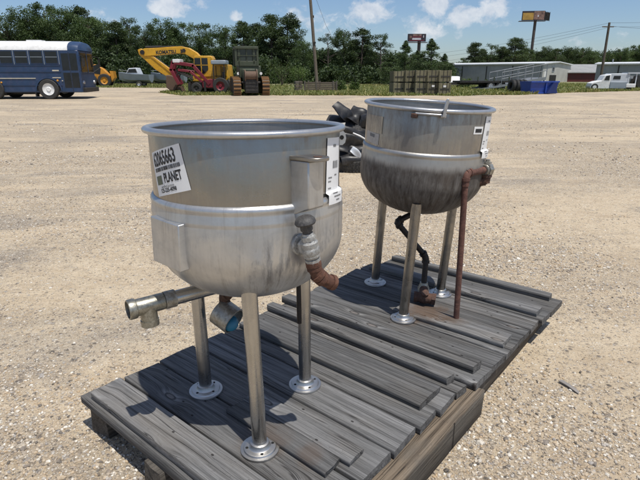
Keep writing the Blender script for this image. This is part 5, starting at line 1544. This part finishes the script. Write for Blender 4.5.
T = [
 ('oak', -6, 16, 84, 'dark tree cut by the left picture edge above the bus roof', 1.0),
 ('oak', 17, 15, 80, 'broad dark tree with jagged left side above the bus windows', 1.1),
 ('oak', 36, 9, 82, 'tall broad dark tree rising behind the middle of the blue bus', 1.05),
 ('oak', 54, 5, 84, 'tallest broad dark tree behind the blue bus', 1.05),
 ('oak', 70, 8, 81, 'dense dark tree behind the rear half of the bus roof end', 1.0),
 ('pine', 86, 7, 83, 'narrow tall dark pine above the front end of the bus', 1.2),
 ('oak', 97, 17, 80, 'dark round tree just right of the bus front', 1.0),
 ('oak', 110, 20, 82, 'dark dense tree above the orange loader', 1.0),
 ('pine', 121, 22, 79, 'dark narrow tree above the left motor boat bow', 1.4),
 ('sparse', 135, 18, 83, 'open pale green crown showing sky above the left motor boat', 1.0),
 ('oak', 150, 24, 79, 'round tree above the tip of the excavator arm', .95),
 ('oak', 165, 20, 82, 'broad tree above the lettering of the excavator boom', 1.1),
 ('pine', 177, 28, 85, 'dark shorter pine above the bend of the excavator boom', 1.4),
 ('sparse', 189, 22, 83, 'thin open tree with sky gaps right of the boom bend', 1.0),
 ('oak', 203, 24, 82, 'round topped tree above the excavator cab', 1.0),
 ('sparse', 215, 32, 86, 'low open tree between excavator cab and bulldozer', 1.3),
 ('oak', 227, 26, 80, 'wide tree standing left of the bulldozer cab', 1.05),
 ('pine', 246, 22, 80, 'pine rising straight above the bulldozer cab', 1.25),
 ('pine', 257, 24, 85, 'narrow pine just right of the bulldozer cab', 1.3),
 ('pine', 272, 15, 82, 'tall ragged pine right of the bulldozer', 1.25),
 ('pine', 288, 14, 83, 'tallest ragged pine left of the near utility pole', 1.35),
 ('oak', 303, 41, 78, 'low round tree at the left side of the near utility pole', 1.0),
 ('sparse', 328, 34, 80, 'open crowned tree right of the near utility pole', 1.05),
 ('oak', 344, 30, 82, 'dense round topped tree in the middle gap above the timber bin', 1.0),
 ('pine', 361, 29, 80, 'tall pine between the utility pole and the crate stack', 1.5),
 ('sparse', 380, 34, 78, 'spreading open pine with bare limbs left of the crates', 1.15),
]
for kind, px, top, Y, lab, sx in T:
    tree(kind, {'oak': 'broadleaf_tree', 'pine': 'pine_tree', 'sparse': 'open_crown_tree', 'conifer': 'young_pine'}[kind], px, top, Y, lab, TG, sx)
for px, top, Y, lab, sx in ((404, 41, 62, 'pointed young pine behind the left half of the crate stack', 1.5), (430, 39, 61, 'pointed young pine behind the right half of the crate stack', 1.5), (417, 51, 66, 'lower young pine between the two pointed ones behind the crates', 1.8), (443, 54, 63, 'short young pine at the right end of the crate stack', 1.7), (391, 54, 66, 'short dark young pine left of the crate stack', 1.8)):
    tree('conifer', 'young_pine', px, top, Y, lab, 'young pines behind the crates', sx)
T2 = [
 ('sparse', 462, 58, 118, 'small outlying tree left of the far cluster over the shed roof', 1.0),
 ('pine', 472, 43, 118, 'tall pine at the left end of the cluster over the shed roof', 1.6),
 ('pine', 479, 49, 122, 'second pine from the left over the shed roof', 1.5),
 ('sparse', 488, 44, 120, 'thin open tree in the middle of the cluster over the shed roof', 1.1),
 ('pine', 499, 47, 118, 'rounded pine left of the tallest tree over the shed roof', 1.6),
 ('pine', 511, 38, 118, 'tallest tree of the cluster over the shed roof', 1.7),
 ('oak', 523, 48, 121, 'dark round tree just left of the large billboard pole', 1.0),
 ('oak', 538, 47, 122, 'dark round tree just right of the large billboard pole', 1.1),
 ('oak', 552, 49, 120, 'dark tree over the gable peak of the pale shed end', 1.1),
 ('oak', 564, 47, 123, 'dark tree over the right slope of the pale shed end', 1.1),
 ('oak', 578, 48, 121, 'dark tree left of the distant thin pole above the low red building', 1.1),
 ('oak', 590, 51, 120, 'lower dark tree touching the left of the distant thin pole', 1.1),
 ('oak', 603, 53, 122, 'lower dark tree touching the right of the distant thin pole', 1.1),
 ('oak', 616, 48, 120, 'dark tree over the white roof of the right shed', 1.1),
 ('oak', 630, 45, 121, 'taller dark tree near the right edge over the white roof', 1.0),
 ('oak', 644, 39, 118, 'tallest dark tree at the right picture edge', 1.0),
]
for kind, px, top, Y, lab, sx in T2:
    tree(kind, {'oak': 'broadleaf_tree', 'pine': 'pine_tree', 'sparse': 'open_crown_tree'}[kind], px, top, Y, lab, 'far trees beyond the sheds', sx)

# the thick wood and undergrowth behind the single trees
def woodland():
    cs = []; rs = []
    def belt(px0, px1, Y0, Y1, top_of, n):
        for _ in range(n):
            px = random.uniform(px0, px1); Y = random.uniform(Y0, Y1)
            p = atY(px, 84, Y); zt = atY(px, top_of(px), Y).z
            z = .3 + (zt - .3) * random.random() ** .8
            r = random.uniform(.7, 1.5) * Y / 90
            cs.append((p.x, Y, max(.5, z - r * .5))); rs.append(r)
    f_left = lambda px: np.interp(px, [-60, 0, 15, 60, 100, 140, 180, 215, 240, 265, 290, 300, 330, 345, 380, 400, 450], [40, 36, 32, 31, 34, 38, 42, 48, 46, 42, 44, 53, 50, 47, 52, 56, 62]) + 5 * mnoise.noise(Vector((px * .09, 2.2, 0)))
    belt(-70, 450, 87, 100, f_left, 2500)
    belt(-70, 450, 74, 80, lambda px: f_left(px) + 14 + 5 * mnoise.noise(Vector((px * .13, 7.7, 0))), 520)
    f_right = lambda px: np.interp(px, [440, 470, 500, 520, 560, 600, 640, 720], [70, 58, 53, 50, 50, 52, 49, 44]) + 3 * mnoise.noise(Vector((px * .11, 4.2, 0)))
    belt(455, 740, 124, 140, f_right, 1300)
    V, F, t = leaf_cloud(cs, rs, 100, .34, 77, .8)
    o = bpy.data.objects.new('woodland', fast_mesh('woodland', V, F, M['leaf_wood'], t)); COL.objects.link(o)
    tag(o, 'dark mass of undergrowth and further wood filling the gaps between the trees', 'woodland', kind='stuff')
woodland()
# --- bushes one can tell apart
def bush(label, px, py, w, h, seed):
    g = G(px, py); k = g.y * .955 / FP
    o = thing('bush', label, 'bush', g, 0, 'bushes on the grass verge')
    rr = random.Random(seed); W = w * k / 2; H = h * k
    cs = [(rr.uniform(-W, W) * .8, rr.uniform(-W, W) * .6, rr.uniform(.15, .85) * H) for _ in range(26)]; rs = [rr.uniform(.16, .32) * H for _ in cs]
    V, F, t = leaf_cloud(cs, rs, 60, .10, seed, .9)
    q = bpy.data.objects.new('foliage', fast_mesh('foliage', V, F, M['leaf_bush'], t)); COL.objects.link(q); q.parent = o
    mb = MB()
    for _ in range(9): mb.tube([(0, 0, 0), (rr.uniform(-W, W) * .4, rr.uniform(-W, W) * .3, H * .45), (rr.uniform(-W, W) * .8, rr.uniform(-W, W) * .6, H * .85)], [.03, .02, .008], 5)
    mb.build('stem', M['bark'], o)
vn.scale = (.8, .8, .62)
bush('leafy light green bush right of the timber bin', 340, 91, 14, 11, 1)
bush('small light green bush beside the thin bare branches right of the timber bin', 354, 91, 9, 9, 2)
bush('green weed clump at the foot of the shed wall left of the ramp', 466, 88, 12, 9, 3)
bush('dense green weed clump at the shed wall beside the lower end of the ramp', 485, 88, 12, 8, 4)
bush('green bush against the wood right of the bulldozer', 282, 86, 26, 24, 5)
bush('darker bush against the wood left of the near utility pole', 300, 86, 18, 20, 6)

# ------------------------------------------------------------------ grass verge
def verge_front(x):
    f = np.interp(x, [-60, -21, -13.5, -12, -9, 0, 9, 13.5, 17.5, 21, 26, 34, 60], [56, 55, 53, 39, 34.2, 34.0, 33.6, 34.6, 38.5, 40.5, 43, 46, 48])
    return f + .7 * mnoise.noise(Vector((x * .35, 1.1, 0))) + .5 * mnoise.noise(Vector((x * 1.1, 4.1, 0)))
def verge():
    xs = np.linspace(-62, 75, 180); V = []; F = []
    for x in xs:
        y0 = verge_front(x)
        for k in range(14):
            y = y0 + (100 - y0) * (k / 13) ** 1.7
            V.append((x, y, gz(x, y) + .015 - .03 * (k == 0)))
    for i in range(len(xs) - 1):
        for k in range(13):
            a = i * 14 + k; F.append((a, a + 14, a + 15, a + 1))
    o = bpy.data.objects.new('grass_verge', fast_mesh('grass_verge', np.array(V), np.array(F), M['verge'], None, True)); COL.objects.link(o)
    tag(o, kind='structure')
    n = 0; P = []
    while n < 70000:
        x = random.uniform(-40, 60); y0 = verge_front(x); y = y0 + 34 * random.random() ** 1.8
        d = mnoise.noise(Vector((x * .22, y * .22, 9.1))) + .5 * mnoise.noise(Vector((x * .9, y * .6, 2.1)))
        if random.random() > .62 + .6 * d: continue
        n += 1; P.append((x, y, gz(x, y), d))
    P = np.array(P); m = len(P)
    h = rng.uniform(.05, .21, m) * (1 + .6 * np.clip(P[:, 3], -.8, 1))
    a = rng.uniform(0, 2 * PI, m); w = rng.uniform(.03, .075, m)
    le = rng.normal(0, .09, (m, 2))
    base = P[:, :3]
    off = np.stack([np.cos(a) * w, np.sin(a) * w, np.zeros(m)], 1)
    tip = base + np.stack([le[:, 0], le[:, 1], h], 1)
    V = np.stack([base - off, base + off, tip + off * .25, tip - off * .25], 1).reshape(-1, 3)
    t = np.repeat(np.clip(rng.random(m) * .6 + .25 + .35 * P[:, 3], 0, 1), 4)
    o = bpy.data.objects.new('rough_grass', fast_mesh('rough_grass', V, np.arange(m * 4).reshape(m, 4), M['grass'], t)); COL.objects.link(o)
    tag(o, 'rough yellow green grass and weeds growing at the far edge of the lot', 'grass', kind='stuff')
verge()

# ------------------------------------------------------------------ sky, sun, camera
SUN = Vector((.225, -.295, 1.0)).normalized()
el = math.asin(SUN.z); az = math.atan2(SUN.x, SUN.y)
w = bpy.data.worlds.new('World'); sc.world = w; w.use_nodes = True
nt = w.node_tree; nt.nodes.clear(); k = NT(nt)
sky = k.n('TexSky'); sky.sky_type = 'NISHITA'; sky.sun_disc = False
sky.sun_elevation = el; sky.sun_rotation = az; sky.altitude = 60; sky.air_density = 1.0; sky.dust_density = .6; sky.ozone_density = 2.2
dirn = nt.nodes.new('ShaderNodeTexCoord').outputs['Generated']
CL = [(168, 6, .040, .020, 1.0), (187, 10, .03, .012, .35), (235, 14, .016, .010, .8), (200, 4, .03, .015, .4), (305, 14, .07, .022, .55), (372, 12, .045, .022, .9), (340, 24, .10, .022, .45), (285, 20, .04, .014, .4), (330, 33, .11, .022, .40), (410, 20, .03, .014, .5), (436, 5, .035, .022, 1.0), (424, 30, .05, .025, .7), (466, 17, .040, .020, .95), (461, 34, .016, .012, .6), (494, 10, .035, .026, .85), (500, 22, .03, .014, .5), (523, 12, .035, .02, .35), (605, 42, .05, .018, .4), (628, 34, .035, .02, .3), (98, 14, .03, .014, .6), (112, 20, .02, .01, .5), (575, 44, .05, .012, .35)]
warp = k.n('TexNoise', i_Scale=16.0, i_Detail=5.0, i_Roughness=.6); nt.links.new(dirn, warp.inputs['Vector'])
wv = k.vadd(dirn, k.vmul(k.vadd(warp.outputs['Color'], (-.5, -.5, -.5)), (.045, .045, .035)))
mask = None
for px, py, rx, ry, s in CL:
    d_ = ray(px, py).normalized()
    rel = k.vmul(k.vadd(wv, tuple(-x for x in d_)), (1 / (rx * 1.25), 1 / (rx * 1.25), 1 / (ry * 1.25)))
    ln = k.n('VectorMath', operation='LENGTH', i_0=rel).outputs['Value']
    f = k.rng(ln, 1.25, .15, 0, s, 'SMOOTHSTEP')
    mask = f if mask is None else k.math('MAXIMUM', mask, f)
det = k.noise(k.vmul(wv, (1, 1, 1.5)), 40, 7, .62, .1)
far_ = k.noise(k.vmul(dirn, (1, 1, 2.2)), 4.5, 6, .6, .5)
wide = k.rng(far_, .44, .62, 0, .85, 'SMOOTHSTEP')
el_ = k.sep(dirn)[2]
wide = k.math('MULTIPLY', wide, k.rng(el_, .20, .34, 0, 1, 'SMOOTHSTEP'))   # unseen overhead cloud, thickened to brighten and whiten the fill light
base_ = k.math('MAXIMUM', mask, wide)
dens = k.rng(k.math('ADD', base_, k.math('MULTIPLY', k.math('SUBTRACT', det, .5), 1.5)), .30, .85, 0, 1, 'SMOOTHSTEP')
dens = k.math('MULTIPLY', dens, k.rng(base_, .02, .35, 0, 1, 'SMOOTHSTEP'))
skyc = k.mix(1.0, sky.outputs[0], (0.84, 0.93, 1.08), 'MULTIPLY')
shade = k.mix(k.rng(k.noise(k.vadd(wv, (.01, 0, -.012)), 34, 5, .6), .35, .65, 0, 1), (6.4, 6.8, 7.6), (9.2, 9.2, 9.3))
col = k.mix(k.math('MULTIPLY', dens, .70), skyc, shade)
bg = k.n('Background', i_Strength=.09); nt.links.new(col, bg.inputs[0])
out = k.n('OutputWorld'); nt.links.new(bg.outputs[0], out.inputs[0])

sl = bpy.data.lights.new('sun', 'SUN'); sl.energy = 4.0; sl.angle = R(.53); sl.color = (1.0, .955, .88)
so = bpy.data.objects.new('sun', sl); COL.objects.link(so); so.location = SUN * 60
so.rotation_euler = SUN.to_track_quat('Z', 'Y').to_euler()
cam = bpy.data.cameras.new('camera'); cam.sensor_width = 36; cam.lens = 36 * FP / 640; cam.clip_end = 3000; cam.clip_start = .05
co = bpy.data.objects.new('camera', cam); COL.objects.link(co); co.location = (0, 0, CH); co.rotation_euler = (PI / 2 - PITCH, 0, 0)
sc.camera = co
sc.view_settings.view_transform = 'Standard'; sc.view_settings.look = 'None'; sc.view_settings.gamma = 1; sc.view_settings.use_curve_mapping = False
sc.view_settings.exposure = 0.14
sc.cycles.max_bounces = 6
